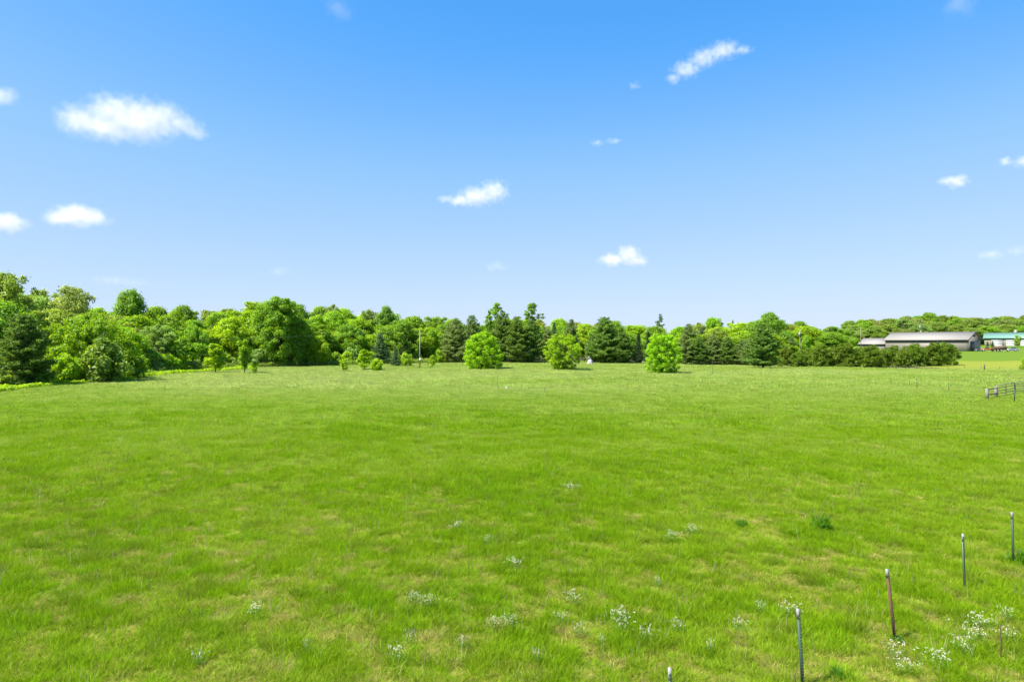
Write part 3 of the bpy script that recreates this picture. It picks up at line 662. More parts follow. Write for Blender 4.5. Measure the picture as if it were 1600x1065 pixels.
for x in (2.2, 3.4):
    for y in (-.95, .95): wheel(tr, x, y, .4, .25)
m = MB(); m.tube([(0, 0, .8), (-1.3, 0, .65)], .07, 6); m.build('drawbar', M_RUST, tr)
ld = empty('timber_load', spot(1550, 299), math.radians(-25), 'pale timber boards heaped on the brown trailer', 'timber')
for k in range(6):
    m = MB(); m.box((.9, -.82 + k * .28, .92), (5.1, -.58 + k * .28, 2.32 + .05 * ((k * 7) % 4))); m.build('board', M_TIMB, ld)
wt = empty('white_table', spot(1526.5, 297.5), .3, 'small white table standing beside the dark barn door', 'table')
m = MB(); m.box((-.8, -.4, .85), (.8, .4, .93)); m.build('table_top', M_WHITE, wt)
for x in (-.7, .7):
    for y in (-.3, .3): m = MB(); m.box((x - .05, y - .05, 0), (x + .05, y + .05, .85)); m.build('leg', M_WHITE, wt)

# ------------------------------------------------------------------ poles, wires, heap, tub
M_POLE = paint('weathered_pole_wood', (.26, .23, .165), .85, 0, .2, 4, bump=1); M_WIRE = paint('wire', (.12, .14, .10), .5, .3)
def pole(px, d, top, label, kit, lean=0):
    x = gx(px, d); z0 = tz(x, d); h = zpy(top, d) - z0
    e = empty('utility_pole', (x, d, z0 - .1), 0, label, 'utility pole', 'utility poles beyond the meadow')
    m = MB(); m.tube([(0, 0, 0), (lean * .5, 0, h * .5), (lean, 0, h + .1)], [.14, .12, .09], 9); m.build('pole', M_POLE, e)
    if 'box' in kit: m = MB(); m.box((-.05, -.55, 2.0), (.5, -.18, 2.65)); b = m.build('meter_box', M_WHITE, e); m = MB(); m.box((.02, -.58, 2.08), (.43, -.552, 2.57)); m.build('box_door', M_WHITE, b)
    if 'trafo' in kit: m = MB(); m.tube([(-.35, -.35, h - 1.9), (-.35, -.35, h - 1.8), (-.35, -.35, h - .95), (-.35, -.35, h - .88)], [.26, .3, .3, .22], 10); m.build('transformer', M_GREYM, e)
    if 'arm' in kit: m = MB(); m.box((-.9, -.2, h - .5), (.9, -.08, h - .36)); m.build('cross_arm', M_POLE, e)
    m = MB(); m.tube([(0, 0, h + .1), (0, 0, h + .32)], .05, 6); m.build('insulator', M_GREYM, e)
    return Vector((x, d, z0 + h))
p1 = pole(656, 163, 517, 'pale utility pole with a white meter box at the wood edge', 'box')
p2 = pole(1250, 236, 515, 'utility pole with a transformer behind the low pine row', 'trafo')
p3 = pole(1345, 330, 511, 'bare utility pole left of the low shed roof', '')
p4 = pole(1438, 338, 506, 'utility pole with transformer rising behind the barn roof', 'trafo arm')
def cable(a, b, label, sag=1.2, r=.014):
    pts = [a.lerp(b, t / 12) + Vector((0, 0, -sag * 4 * (t / 12) * (1 - t / 12))) for t in range(13)]
    m = MB(); m.tube(pts, r, 4); tag(m.build('power_cable', M_WIRE), label, 'cable', 'power cables')
cable(p1, Vector((-125, 148, 7.0)), 'power cable running left from the meter box pole', 1.0)
cable(p2, Vector((gx(1195, 232), 232, p2.z - .4)), 'upper power cable at the transformer pole', .25)
cable(p2 - Vector((0, 0, 1.2)), Vector((gx(1195, 232), 232, p2.z - 2)), 'lower power cable at the transformer pole', .25)
cable(p4, p3, 'power cable between the two poles behind the shed', .8)

M_TARP = paint('white_tarp', (.30, .30, .31), .6, 0, .08, 2)
hx = gx(922, 197); hp = empty('tarp_heap', (hx, 197, tz(hx, 197)), 0, 'white draped heap with a hooped top at the pine edge', 'covered heap')
g_ = random.Random(5); n = 28; V = []; rings = [(0, 1.02), (.25, .92), (.6, .78), (.95, .68), (1.25, .5), (1.42, .2)]
for i, (z, r) in enumerate(rings):
    for j in range(n):
        a = 6.283 * j / n; fold = 1 + (.16 * math.sin(5 * a + .6 * i) + .1 * math.sin(9 * a + 1)) * (1 - i / 6)
        V.append((r * fold * math.cos(a), r * .8 * fold * math.sin(a), z + .06 * math.sin(4 * a) * (i > 2)))
V.append((0, 0, 1.45)); k = len(rings)
m = MB(); m.add(V, [(i * n + j, i * n + (j + 1) % n, (i + 1) * n + (j + 1) % n, (i + 1) * n + j) for i in range(k - 1) for j in range(n)], [((k - 1) * n + j, (k - 1) * n + (j + 1) % n, k * n) for j in range(n)])
m.build('drape', M_TARP, hp, smooth=True)
m = MB(); m.tube([(-.25 + .36 * math.cos(t) - .05, 0, 1.5 + .5 * math.sin(t)) for t in np.linspace(-.7, 3.9, 14)], .13, 8); m.build('hoop', M_TARP, hp, smooth=True)

M_SLATE = paint('slate_grey_plastic', (.10, .115, .13), .5, 0, .15, 3); M_PALE = paint('pale_rim', (.42, .44, .43), .5)
txx = gx(526, 187); tb = empty('stock_tub', (txx, 187, tz(txx, 187)), .2, 'slate grey tub with a pale rim among shrubs at the wood edge', 'tub')
V = []; n = 20
for z, s in ((0, .82), (.5, .95), (1.15, 1.0), (1.15, .92), (.3, .8)):
    for j in range(n): a = 6.283 * j / n; V.append((1.15 * s * math.cos(a), .75 * s * math.sin(a), z))
m = MB(); m.add(V, [(i * n + j, i * n + (j + 1) % n, (i + 1) * n + (j + 1) % n, (i + 1) * n + j) for i in range(4) for j in range(n)], [(4 * n, 4 * n + j, 4 * n + j + 1) for j in range(1, n - 1)]); m.build('basin', M_SLATE, tb, smooth=False)
m = MB(); m.tube([(1.16 * math.cos(6.283 * j / n), .76 * math.sin(6.283 * j / n), 1.18) for j in range(n + 1)], .06, 6, False); m.build('rim', M_PALE, tb)

# ------------------------------------------------------------------ fence posts, gate, wire fence
M_TGRN = paint('green_post_paint', (.055, .10, .065), .55, .2, .3, 30); M_TRUST = paint('rusty_post', (.10, .052, .026), .85, 0, .4, 30); M_TIPW = paint('white_post_tip', (.25, .25, .24), .5, 0, .12, 30)
def tpost(top, base, d, label, mat, h=None, tipm=M_TIPW, group='steel fence posts', tip=.19, s=1.0):
    """steel T section post with studs, from its top and foot in the photograph"""
    x = gx(base, d); z0 = tz(x, d)
    tx = gx(top[0], d); h = zpy(top[1], d) - z0
    e = empty('fence_post', (x, d, z0), 0, label, 'fence post', group)
    lean = math.atan2(tx - x, h); e.rotation_euler = (R.uniform(-.03, .03), lean, R.uniform(-.5, .5)); h = math.hypot(h, tx - x)
    def sect(z0, z1, k):
        m = MB(); w = .025 * s * k; t = .005 * s * k
        m.box((-w, -t, z0), (w, t, z1)); m.box((-t, t + .0005, z0), (t, .048 * s * k, z1)); return m
    sect(-.12, h - tip, 1).build('shaft', mat, e); sect(h - tip + .001, h, 1.04).build('tip', tipm, e)
    if d < 30:
        m = MB()
        for k in range(int((h - .1) / .055)): z = .1 + k * .055; m.box((-.012, -.020, z), (.012, -.0065, z + .022))
        o = m.build('studs', mat, e)
        m = MB(); m.box((-.09, .05, -.1), (.09, .056, .06)); m.build('anchor_plate', mat, e)
    return e
tpost((1046, 1043), 1052, 9.9, 'steel fence post of which only the white tip shows at the bottom edge', M_TGRN)
tpost((1243, 948), 1255, 11.9, 'green steel fence post with white tip, nearest fully standing one', M_TGRN)
tpost((1384, 887), 1399, 13.7, 'rusty brown leaning steel fence post with pale tip', M_TRUST)
tpost((1503.5, 833), 1506.5, 16.5, 'thin grey green steel post between the rusty one and the last', M_TGRN)
tpost((1579, 799), 1583, 18.5, 'steel post with white tip closest to the right frame edge', M_TGRN)
M_DARKP = paint('dark_post', (.05, .055, .04), .8, 0, .2, 10)
for px, top, base, lab in ((777.5, 588, 606, 'thin dark post standing alone below the first round shrub'), (851, 605, 614, 'short dark stake below the second round shrub'), (1113, 563, 585, 'tall thin grey post before the pale pine row'), (1083, 566, 576, 'short thin post before the pale pine row'),
                           (1392, 592, 604, 'left one of three thin posts below the low pine row'), (1421, 594, 606, 'middle one of three thin posts below the low pine row'), (1432, 591, 610, 'tallest of three thin posts below the low pine row'), (1482, 598, 613, 'thin stake left of the wooden gate posts')):
    tpost((px, top), px + .6, d_of(base), lab, M_DARKP, None, M_DARKP, 'thin posts far out in the meadow', .1, 1.1)
for px, top, base, lab in ((1562, 960, 1031, 'dry rusty stick standing among white flowers at the right'), (1241, 1043, 1085, 'short dry stick beside the nearest green post')):
    d = d_of(base); x = gx(px, d); h = zpy(top, d) - tz(x, d); m = MB(); m.tube([(0, 0, -.05), (.02, .01, h * .35), (.0, .0, h * .7), (.035, 0, h)], [.012, .011, .009, .006], 6)
    tag(m.build('dry_stick', M_TRUST, loc=(x, d, tz(x, d))), lab, 'stick')
bx_ = d_of(608); m = MB()
V = []; n = 14
for z, r in ((0, .09), (.2, .1), (.28, .08), (.33, .03)):
    for j in range(n): V.append((r * math.cos(6.283 * j / n), r * math.sin(6.283 * j / n), z))
m.add(V, [(i * n + j, i * n + (j + 1) % n, (i + 1) * n + (j + 1) % n, (i + 1) * n + j) for i in range(3) for j in range(n)], [(3 * n, 3 * n + j, 3 * n + j + 1) for j in range(1, n - 1)])
tag(m.build('white_jug', M_WHITE, loc=(gx(791.5, bx_), bx_, tz(gx(791.5, bx_), bx_) + .16)), 'small white jug lying in the grass right of the thin dark post', 'jug')

M_GREYW = paint('grey_weathered_wood', (.22, .20, .17), .9, 0, .2, 8, bump=1); M_GATE = paint('green_gate_tube', (.22, .205, .155), .5, .2, .2, 5)
Apt = Vector((gx(1542, 73), 73, 0)); Bpt = Vector((gx(1556, 74.8), 74.8, 0)); Cpt = Vector((gx(1585.5, 79.0), 79.0, 0)); Dpt = Vector((gx(1640, 83.5), 83.5, 0))
def gpost(p, top, lab):
    z0 = tz(p.x, p.y); h = zpy(top, p.y) - z0; m = MB(); m.tube([(0, 0, -.1), (0, 0, h - .03), (0, 0, h)], [.17, .16, .13], 10)
    return tag(m.build('gate_post', M_GREYW, loc=(p.x, p.y, z0)), lab, 'gate post', 'wooden gate posts'), h, z0
pa, ha, za = gpost(Apt, 607, 'left one of two thick grey wooden gate posts'); pb, hb, zb_ = gpost(Bpt, 604.5, 'right one of two thick grey wooden gate posts, carrying the gate')
rl = empty('brace_rails', (Apt.x, Apt.y, za), 0, 'two dark rails bracing the pair of wooden gate posts', 'rails')
for f in (.96, .5):
    m = MB(); m.tube([(0, -.19, ha * f), (Bpt.x - Apt.x, Bpt.y - Apt.y - .19, ha * f)], .06, 7); m.build('rail', M_DARKP, rl)
def gate(a, b, lab, n=5, hh=1.25):
    za_, zc = tz(a.x, a.y) + .15, tz(b.x, b.y) + .15; e = empty('tube_gate', (a.x, a.y, za_), 0, lab, 'gate', 'tube gates'); dx = b - a; dz = zc - za_
    def pt(t, z): return (dx.x * t, dx.y * t, dz * t + z)
    for k in range(n): z = hh * (k + .0) / (n - 1) + (.02 if k == 0 else 0); m = MB(); m.tube([pt(.0, z), pt(1 if k not in (0, n - 1) else .985, z)], .042, 6); m.build('rail', M_GATE, e)
    for t in (.0, .5, 1.0): m = MB(); m.tube([pt(t, .04), pt(t, hh - .06), pt(min(max(t, .012), .988), hh)], .045, 6); m.build('upright', M_GATE, e)
    return e
dirB = (Cpt - Bpt).normalized()
gate(Bpt + dirB * .28, Cpt - dirB * .1, 'green tube gate hung on the wooden gate post'); gate(Cpt + dirB * .12, Dpt, 'second tube gate running out of the right frame edge', 6, 1.3)
tpost((1585.5, 607), 1584.5, d_of(629.5), 'dark green post in front of the joint of the two tube gates', M_DARKP, None, M_DARKP, 'steel fence posts', .1, 2.0)

wf = empty('wire_fence', (gx(1507, 156), 156, 0), 0, 'low wire fence with thin posts along the pale hay strip', 'fence'); ox, oy = wf.location.x, wf.location.y; prev = None
for px, top, d, r in ((1400, 572, 163, .05), (1421, 571, 162, .05), (1432, 566.5, 161, .05), (1456, 571, 160, .05), (1481, 571, 159, .05), (1507, 571, 158, .05), (1533, 571, 157, .05), (1538, 569, 156, .14), (1562, 572, 155, .05), (1595, 571, 153, .09), (1640, 571, 151, .05)):
    x = gx(px, d); z0 = tz(x, d); h = zpy(top, d) - z0; m = MB(); m.tube([(x - ox, d - oy, z0 - .05), (x - ox, d - oy, z0 + h)], r, 6); m.build('post', M_DARKP, wf)
    if prev:
        for f in (.95, .6, .3): m = MB(); m.tube([(prev[0] - ox, prev[1] - oy, prev[2] + .95 * f), (x - ox, d - oy, z0 + .95 * f)], .012, 4, False); m.build('wire', M_WIRE, wf)
    prev = (x, d, z0)

# ------------------------------------------------------------------ grass
def tuft(name, seed, blades, rad, h, w, lean=.35, flat=1., heads=0.):
    g = np.random.default_rng(seed); n = blades
    a = g.random(n) * 6.283; r = rad * np.sqrt(g.random(n)); bx, by = r * np.cos(a), r * np.sin(a)
    la = a + g.normal(0, .9, n); L = h * (.45 + .75 * g.random(n)); k = lean * (.4 + 1.2 * g.random(n))
    dx, dy = np.cos(la), np.sin(la); wa = g.random(n) * 6.283; wx, wy = np.cos(wa) * w * (.6 + .8 * g.random(n)) / 2, np.sin(wa) * w / 2
    rows = []
    for t, ww in ((0, .8), (.5, 1.), (1., 0)):
        cx = bx + dx * L * k * t ** 1.6; cyy = by + dy * L * k * t ** 1.6; cz = L * flat * (t - .28 * k * t ** 2.2) - .02
        if ww: rows += [np.stack([cx - wx * ww, cyy - wy * ww, cz], -1), np.stack([cx + wx * ww, cyy + wy * ww, cz], -1)]
        else: rows += [np.stack([cx, cyy, cz], -1)]
    V = np.stack(rows, 1).reshape(-1, 3); i = np.arange(n)[:, None] * 5
    q = i + np.array([[0, 1, 3, 2]]); t = i + np.array([[2, 3, 4]])
    bh = np.tile(np.array([0, 0, .5, .5, 1.]), n); lv = np.repeat(np.clip(g.normal(.5, .22, n), 0, 1), 5)
    return mk(name, V, q, t, {'bh': ('FLOAT', bh.astype(np.float32)), 'lv': ('FLOAT', lv.astype(np.float32))}, False, M_GRASS)
shapes = bpy.data.collections.new('grass_shapes')
defs = [('near', 6, 62, .15, .22, .0075, .55, 1.), ('straw', 3, 60, .16, .19, .007, .95, .7), ('mid', 4, 80, .42, .28, .018, .5, 1.), ('seed', 2, 5, .12, .38, .008, .25, 1.), ('far', 3, 80, .95, .32, .045, .5, 1.)]
IDX = {}; c_ = 0
for nm, cnt, bl, rd, hh, ww, ln, fl in defs:
    IDX[nm] = list(range(c_, c_ + cnt))
    for k in range(cnt):
        o = bpy.data.objects.new(f'tuft_{c_:02d}', tuft('tuft', 100 + c_, bl, rd, hh, ww, ln, fl)); shapes.objects.link(o); c_ += 1

def scatter(d0, d1, dens, lo=-190, hi=1790):
    a0, a1 = (lo - 800) / F, (hi - 800) / F; n = int((a1 - a0) * .5 * (d1 * d1 - d0 * d0) * dens)
    y = np.sqrt(d0 * d0 + G.random(n) * (d1 * d1 - d0 * d0)); x = y * (a0 + (a1 - a0) * G.random(n)); k = y < edge(x, y) - .3
    return x[k], y[k]
def grass_cols(x, y):
    """colour and vigour of the sward: lush tussocks, yellower thin grass, dead thatch"""
    n = len(x); big = fbm(x, y, 28, 1); med = fbm(x, y, 5.5, 5); sm = fbm(x, y, 1.3, 9); th = fbm(x, y * .7, .5, 21, 4); zone = fbm(x, y, 9, 33)
    near = 1 - sstep(17, 46, y)
    lush = np.clip((med - .5) * .7 + (sm - .5) * 1.1 + (big - .5) * .5 + .5, 0, 1)
    ca, cb, cc = np.array([.170, .345, .0005]), np.array([.240, .385, .001]), np.array([.46, .54, .17])
    col = cb + (ca - cb) * lush[:, None]
    pale = np.clip(.10 + 1.15 * sstep(35, 120, y) * (.35 + 1.3 * np.clip(big - .25, 0, 1)) - .5 * (lush - .5), 0, 1) * (1 - .55 * near)
    # seedy, pale sward around the low knoll at the left
    knoll = np.exp(-(((x + 36) / 17) ** 2 + ((y - 112) / 22) ** 2)) + .7 * np.exp(-(((x + 22) / 30) ** 2 + ((y - 136) / 16) ** 2))
    pale = np.clip(pale + .7 * knoll * (.4 + fbm(x, y, 4, 44)), 0, 1)
    col = col + (cc - col) * (pale * .8)[:, None]
    dry = sstep(.47, .68, th + .45 * (zone - .5) + .12 * (near - .6) + .07 * np.exp(-((x - 1) / 9) ** 2) * (1 - sstep(14, 26, y)) - .12 * (lush - .5)) * (.10 + .90 * near)
    kdry = .6 * knoll * sstep(.5, .62, fbm(x, y, 2.6, 51))
    dry = np.clip(np.maximum(dry, kdry), 0, 1)
    tus = sstep(.58, .74, fbm(x, y * .8, .42, 61, 3) + .25 * (zone - .5)) * (.15 + .85 * near)
    col = col + (np.array([.135, .125, .045]) - col) * (tus * .38)[:, None]  # brown dead tussock spots, with the shade among them mixed into the colour
    col = col * (1 + .16 * G.normal(size=(n, 1)).clip(-2, 2)) * (1 + .05 * G.normal(size=(n, 3)))
    return col, lush, dry
pts = []
def emit(x, y, kinds, smin, smax, straw=None):
    col, lush, dry = grass_cols(x, y); n = len(x); k = np.array(kinds)[G.integers(0, len(kinds), n)]
    s = smin + (smax - smin) * G.random(n); sz = s * (.85 + .32 * lush) * (1 - .25 * dry)
    if straw:
        isd = G.random(n) < dry * .62 + .03; k = np.where(isd, np.array(straw)[G.integers(0, len(straw), n)], k)
        sc = np.array([.42, .375, .105]) * (1 + .30 * G.normal(size=(n, 1)).clip(-2, 2)); grn = G.random(n)[:, None] * .45; sc = sc * (1 - grn) + col * grn
        col = np.where(isd[:, None], sc, col); sz = np.where(isd, s * .9, sz)
    else:
        col = col + (np.array([.42, .38, .19]) - col) * (dry * .55)[:, None]
    z = terrain(x, y); pts.append((np.stack([x, y, z], -1), np.stack([s, s, sz], -1), G.random(n) * 6.283, k, np.clip(col, .004, .8)))
emit(*scatter(8.5, 26, 70), IDX['near'], .75, 1.25, IDX['straw'])
emit(*scatter(26, 46, 32), IDX['near'], .95, 1.5, IDX['straw'])
# old dead tussocks: small raised heaps of grey brown straw, thickest in the near half of the field
cx_, cy_ = scatter(9.5, 44, .85); kp = fbm(cx_, cy_, 7, 77) + .12 * np.exp(-((cx_ + 2) / 12) ** 2) > .50; cx_, cy_ = cx_[kp], cy_[kp]
tx_ = np.repeat(cx_, 7) + G.normal(0, .11, len(cx_) * 7); ty_ = np.repeat(cy_, 7) + G.normal(0, .09, len(cx_) * 7); n_ = len(tx_)
tone = np.repeat(.7 + .6 * G.random((len(cx_), 1)), 7, 0) * (1 + .2 * G.normal(size=(n_, 1)).clip(-2, 2)); sz_ = np.repeat(.4 + .5 * G.random(len(cx_)), 7)
pts.append((np.stack([tx_, ty_, terrain(tx_, ty_) + .05], -1), np.stack([sz_, sz_, sz_ * 1.25], -1), G.random(n_) * 6.283, np.array(IDX['straw'])[G.integers(0, 3, n_)], np.array([.43, .385, .12]) * tone))
xq, yq = scatter(9, 60, 1.3); n_ = len(xq)
pts.append((np.stack([xq, yq, terrain(xq, yq)], -1), np.repeat((.7 + .6 * G.random(n_))[:, None], 3, 1), G.random(n_) * 6.283, np.array(IDX['seed'])[G.integers(0, 2, n_)], np.array([.36, .34, .16]) * (1 + .2 * G.normal(size=(n_, 1)).clip(-2, 2))))
emit(*scatter(46, 92, 7.5), IDX['mid'], .8, 1.25)
emit(*scatter(92, 214, 1.7), IDX['far'], .8, 1.3)
pos = np.concatenate([p[0] for p in pts]); scl = np.concatenate([p[1] for p in pts]); rot = np.zeros_like(pos); rot[:, 2] = np.concatenate([p[2] for p in pts])
rot[:, 0] = G.normal(0, .06, len(pos)); kin = np.concatenate([p[3] for p in pts]); gc = np.concatenate([np.c_[p[4], np.ones(len(p[4]))] for p in pts])
me = mk('meadow_grass', pos, attrs={'gscl': ('FLOAT_VECTOR', scl.astype(np.float32)), 'grot': ('FLOAT_VECTOR', rot.astype(np.float32)), 'gkind': ('INT', kin.astype(np.int32)), 'gcol': ('FLOAT_COLOR', gc.astype(np.float32))})
grass = tag(link('meadow_grass', me), 'tall green meadow grass with dead straw patches filling the field', 'grass', kind='stuff')
def instancer(name):
    ng = bpy.data.node_groups.new(name, 'GeometryNodeTree')
    ng.interface.new_socket('Geometry', in_out='INPUT', socket_type='NodeSocketGeometry'); ng.interface.new_socket('Geometry', in_out='OUTPUT', socket_type='NodeSocketGeometry')
    N, L = ng.nodes, ng.links; gi = N.new('NodeGroupInput'); go = N.new('NodeGroupOutput'); iop = N.new('GeometryNodeInstanceOnPoints')
    ci = N.new('GeometryNodeCollectionInfo'); ci.inputs['Collection'].default_value = shapes; ci.inputs['Separate Children'].default_value = True; ci.inputs['Reset Children'].default_value = True
    def na(n, ty): a = N.new('GeometryNodeInputNamedAttribute'); a.data_type = ty; a.inputs['Name'].default_value = n; return a.outputs['Attribute']
    iop.inputs['Pick Instance'].default_value = True
    L.new(gi.outputs[0], iop.inputs['Points']); L.new(ci.outputs[0], iop.inputs['Instance']); L.new(na('gkind', 'INT'), iop.inputs['Instance Index']); L.new(na('grot', 'FLOAT_VECTOR'), iop.inputs['Rotation']); L.new(na('gscl', 'FLOAT_VECTOR'), iop.inputs['Scale'])
    L.new(iop.outputs[0], go.inputs[0]); return ng
grass.modifiers.new('tufts', 'NODES').node_group = instancer('tuft_scatter')
print('tufts', len(pos))

# weeds and brambles along the foot of the left wood
def leafy_strip(name, pxs, off, dens, hgt, colr, label, seed):
    g = np.random.default_rng(seed); xs_, ys_ = [], []
    n = int(dens); px = pxs[0] + (pxs[1] - pxs[0]) * g.random(n); d = np.interp(px, EDGE[:, 0], EDGE[:, 1]) + off[0] + (off[1] - off[0]) * g.random(n)
    x = (px - 800) / F * d; hh = hgt * (.3 + .9 * fbm(x, d, 3.5, seed)) ; C = np.stack([x, d, terrain(x, d) + hh * .5], -1)
    V, q, lv = leaves(g, C, hh * .75, 26, .15, flat=.8, hollow=.3); V[:, 2] = np.maximum(V[:, 2], terrain(V[:, 0], V[:, 1]) + .02)
    o = link(name, crown_mesh(name, V, q, lv, M_LEAF)); o.color = (*COLS[colr], 1); return tag(o, label, 'weeds', kind='stuff')
leafy_strip('edge_weeds', (-120, 400), (-9.5, -.5), 2600, .8, 'lime', 'yellow green weeds along the foot of the left wood', 3)
leafy_strip('bramble_tangle', (-120, 700), (-1.0, 3.5), 1700, 1.7, 'brownish', 'brownish undergrowth at the foot of the wood', 4)
leafy_strip('pine_undergrowth', (690, 1230), (-.5, 4), 900, .9, 'pale', 'pale weeds at the foot of the pines', 6)

# ------------------------------------------------------------------ wildflowers and dark weeds in the foreground
M_PETAL = paint('white_petals', (.43, .42, .29), .7, 0, .12, 20)
M_FSTEM = leaf_mat('flower_stems', .3, .3, .02)
def flower(seed, n=38, r=.25):
    g = np.random.default_rng(seed); P_ = np.stack([g.normal(0, r * .55, n), g.normal(0, r * .55, n), .20 + .14 * g.random(n)], -1)
    sub = np.repeat(P_, 5, 0) + g.normal(0, .018, (n * 5, 3)) * np.array([1, 1, .5]); Nn = unit(g.normal(size=sub.shape) * .5 + np.array([0, 0, 1])); T_ = unit(np.cross(Nn, g.normal(size=sub.shape))); B = np.cross(Nn, T_); s = .009 * (.7 + .7 * g.random(len(sub)))[:, None]
    V = np.stack([sub - T_ * s, sub + B * s, sub + T_ * s, sub - B * s], 1).reshape(-1, 3)
    heads = mk('flower_heads', V, np.arange(len(V)).reshape(-1, 4), None, None, False, M_PETAL)
    V, q, lv = leaves(g, P_ * np.array([1, 1, .55]), np.full(n, .09), 5, .035, needle=True, aspect=.16, hollow=.1); V[:, 2] = np.maximum(V[:, 2], 0)
    return heads, crown_mesh('stems', V, q, lv, M_FSTEM)
FL = [flower(s) for s in (61, 62, 63, 64)]
flw = [(893, 778, 24, 'small white flower patch high in the middle of the meadow'), (715, 840, 20, 'thin white flower patch left of the middle'), (760, 862, 14, 'tiny flower patch just below the thin patch left of middle'), (1048, 853, 24, 'left one of two white flower clumps below the meadow middle'), (1080, 843, 24, 'right one of two white flower clumps below the meadow middle'), (802, 897, 26, 'white flower clump midway down the middle of the foreground'), (1028, 928, 12, 'tiny flower patch above the compact clump at right of middle'),
       (648, 955, 22, 'left half of the double white flower clump left of middle'), (668, 959, 24, 'right half of the double white flower clump left of middle'), (402, 972, 28, 'lone white flower clump at the lower left'), (897, 953, 26, 'compact white flower clump right of middle in the foreground'), (775, 993, 24, 'left one of a touching white flower pair in the foreground'), (796, 991, 24, 'right one of a touching white flower pair in the foreground'), (875, 985, 20, 'small flower patch below left of the compact clump'), (902, 1003, 20, 'small flower patch straight below the compact clump'),
       (966, 980, 34, 'largest white flower clump in the foreground middle'), (972, 996, 24, 'clump just below the largest white flower clump'), (1010, 1008, 26, 'white flower clump right of the largest one'), (1060, 998, 20, 'small flower patch right of the clump beside the largest'), (1152, 995, 22, 'white flower clump left of the nearest green post'), (1188, 967, 16, 'small flower patch up left of the nearest green post'), (1235, 970, 32, 'white flower clump behind the nearest green post'), (620, 1040, 30, 'white flower clump near the bottom edge left of middle'), (725, 1025, 18, 'small flower patch near the bottom, below the touching pair'), (640, 1016, 18, 'faint flower patch between the double clump and bottom edge'), (838, 1045, 16, 'small flower patch at the bottom below the middle'),
       (1395, 1036, 34, 'white flower clump below the rusty leaning post'), (1470, 1052, 40, 'broad white flower clump at the bottom right'), (1532, 990, 38, 'upper white flower clump left of the rusty stick'), (1520, 1008, 40, 'middle white flower clump left of the rusty stick'), (1505, 1030, 34, 'lower white flower clump left of the rusty stick'), (1568, 978, 22, 'white flower clump just behind the rusty stick'), (1575, 1012, 26, 'white flower clump right of the rusty stick foot'), (310, 1048, 22, 'small flower patch at the bottom of the left third'), (1415, 1060, 36, 'white flower clump at the bottom edge below the rusty post'), (940, 1025, 12, 'tiny flower patch low, below the largest clump'), (480, 1030, 12, 'tiny flower patch low, left of the bottom edge clump'), (1110, 1030, 14, 'tiny flower patch low, above the lone white post tip')]
for i, (px, py, w, lab) in enumerate(flw):
    d = d_of(py) * 1.01; x = gx(px, d); s = w * d / F / .50
    e = empty('wildflower_clump', (x, d, tz(x, d)), R.uniform(0, 6.28), lab or 'small sparse white flower clump in the foreground grass', 'wildflowers', 'white wildflower clumps', (s, s, 1.05))
    h_, st = FL[i % 4]; tag(link('flower_heads', h_, e), kind='stuff'); o = tag(link('stems', st, e), kind='stuff'); o.color = (.13, .24, .03, 1)
def weed(seed):
    g = np.random.default_rng(seed); n = 26; C = np.stack([g.normal(0, .17, n), g.normal(0, .17, n), .05 + .30 * g.random(n)], -1)
    V, q, lv = leaves(g, C, np.full(n, .13), 22, .10, aspect=.10, hollow=.1, needle=True); V[:, 2] = np.maximum(V[:, 2], 0); return crown_mesh('leaves', V, q, lv, M_LEAF)
WD = [weed(s) for s in (71, 72)]
M_STALK = paint('weed_stalk', (.08, .14, .03), .8)
for i, (px, py, w, lab) in enumerate([(1285, 832, 42, 'dark green thistle clump in the right half of the meadow'), (1160, 828, 22, 'smaller dark weed left of the thistle clump'), (1598, 885, 40, 'dark weed clump at the right frame edge behind the last post'), (1402, 1006, 22, 'dark tuft at the foot of the rusty post'), (1310, 1062, 34, 'dark green weed clump at the bottom edge right of the nearest post')]):
    d = d_of(py); x = gx(px, d); s = w * d / F / .75
    e = empty('weed_clump', (x, d, tz(x, d)), R.uniform(0, 6), lab, 'weed', 'dark weed clumps', (s, s, s)); o = link('leaves', WD[i % 2], e); o.color = (.10, .25, .008, 1)
    m = MB()
    for k in range(6): a = k * 1.05; m.tube([(0, 0, 0), (.1 * math.cos(a), .1 * math.sin(a), .28), (.2 * math.cos(a), .2 * math.sin(a), .5)], [.012, .009, .004], 4, False)
    m.build('stalks', M_STALK, e)

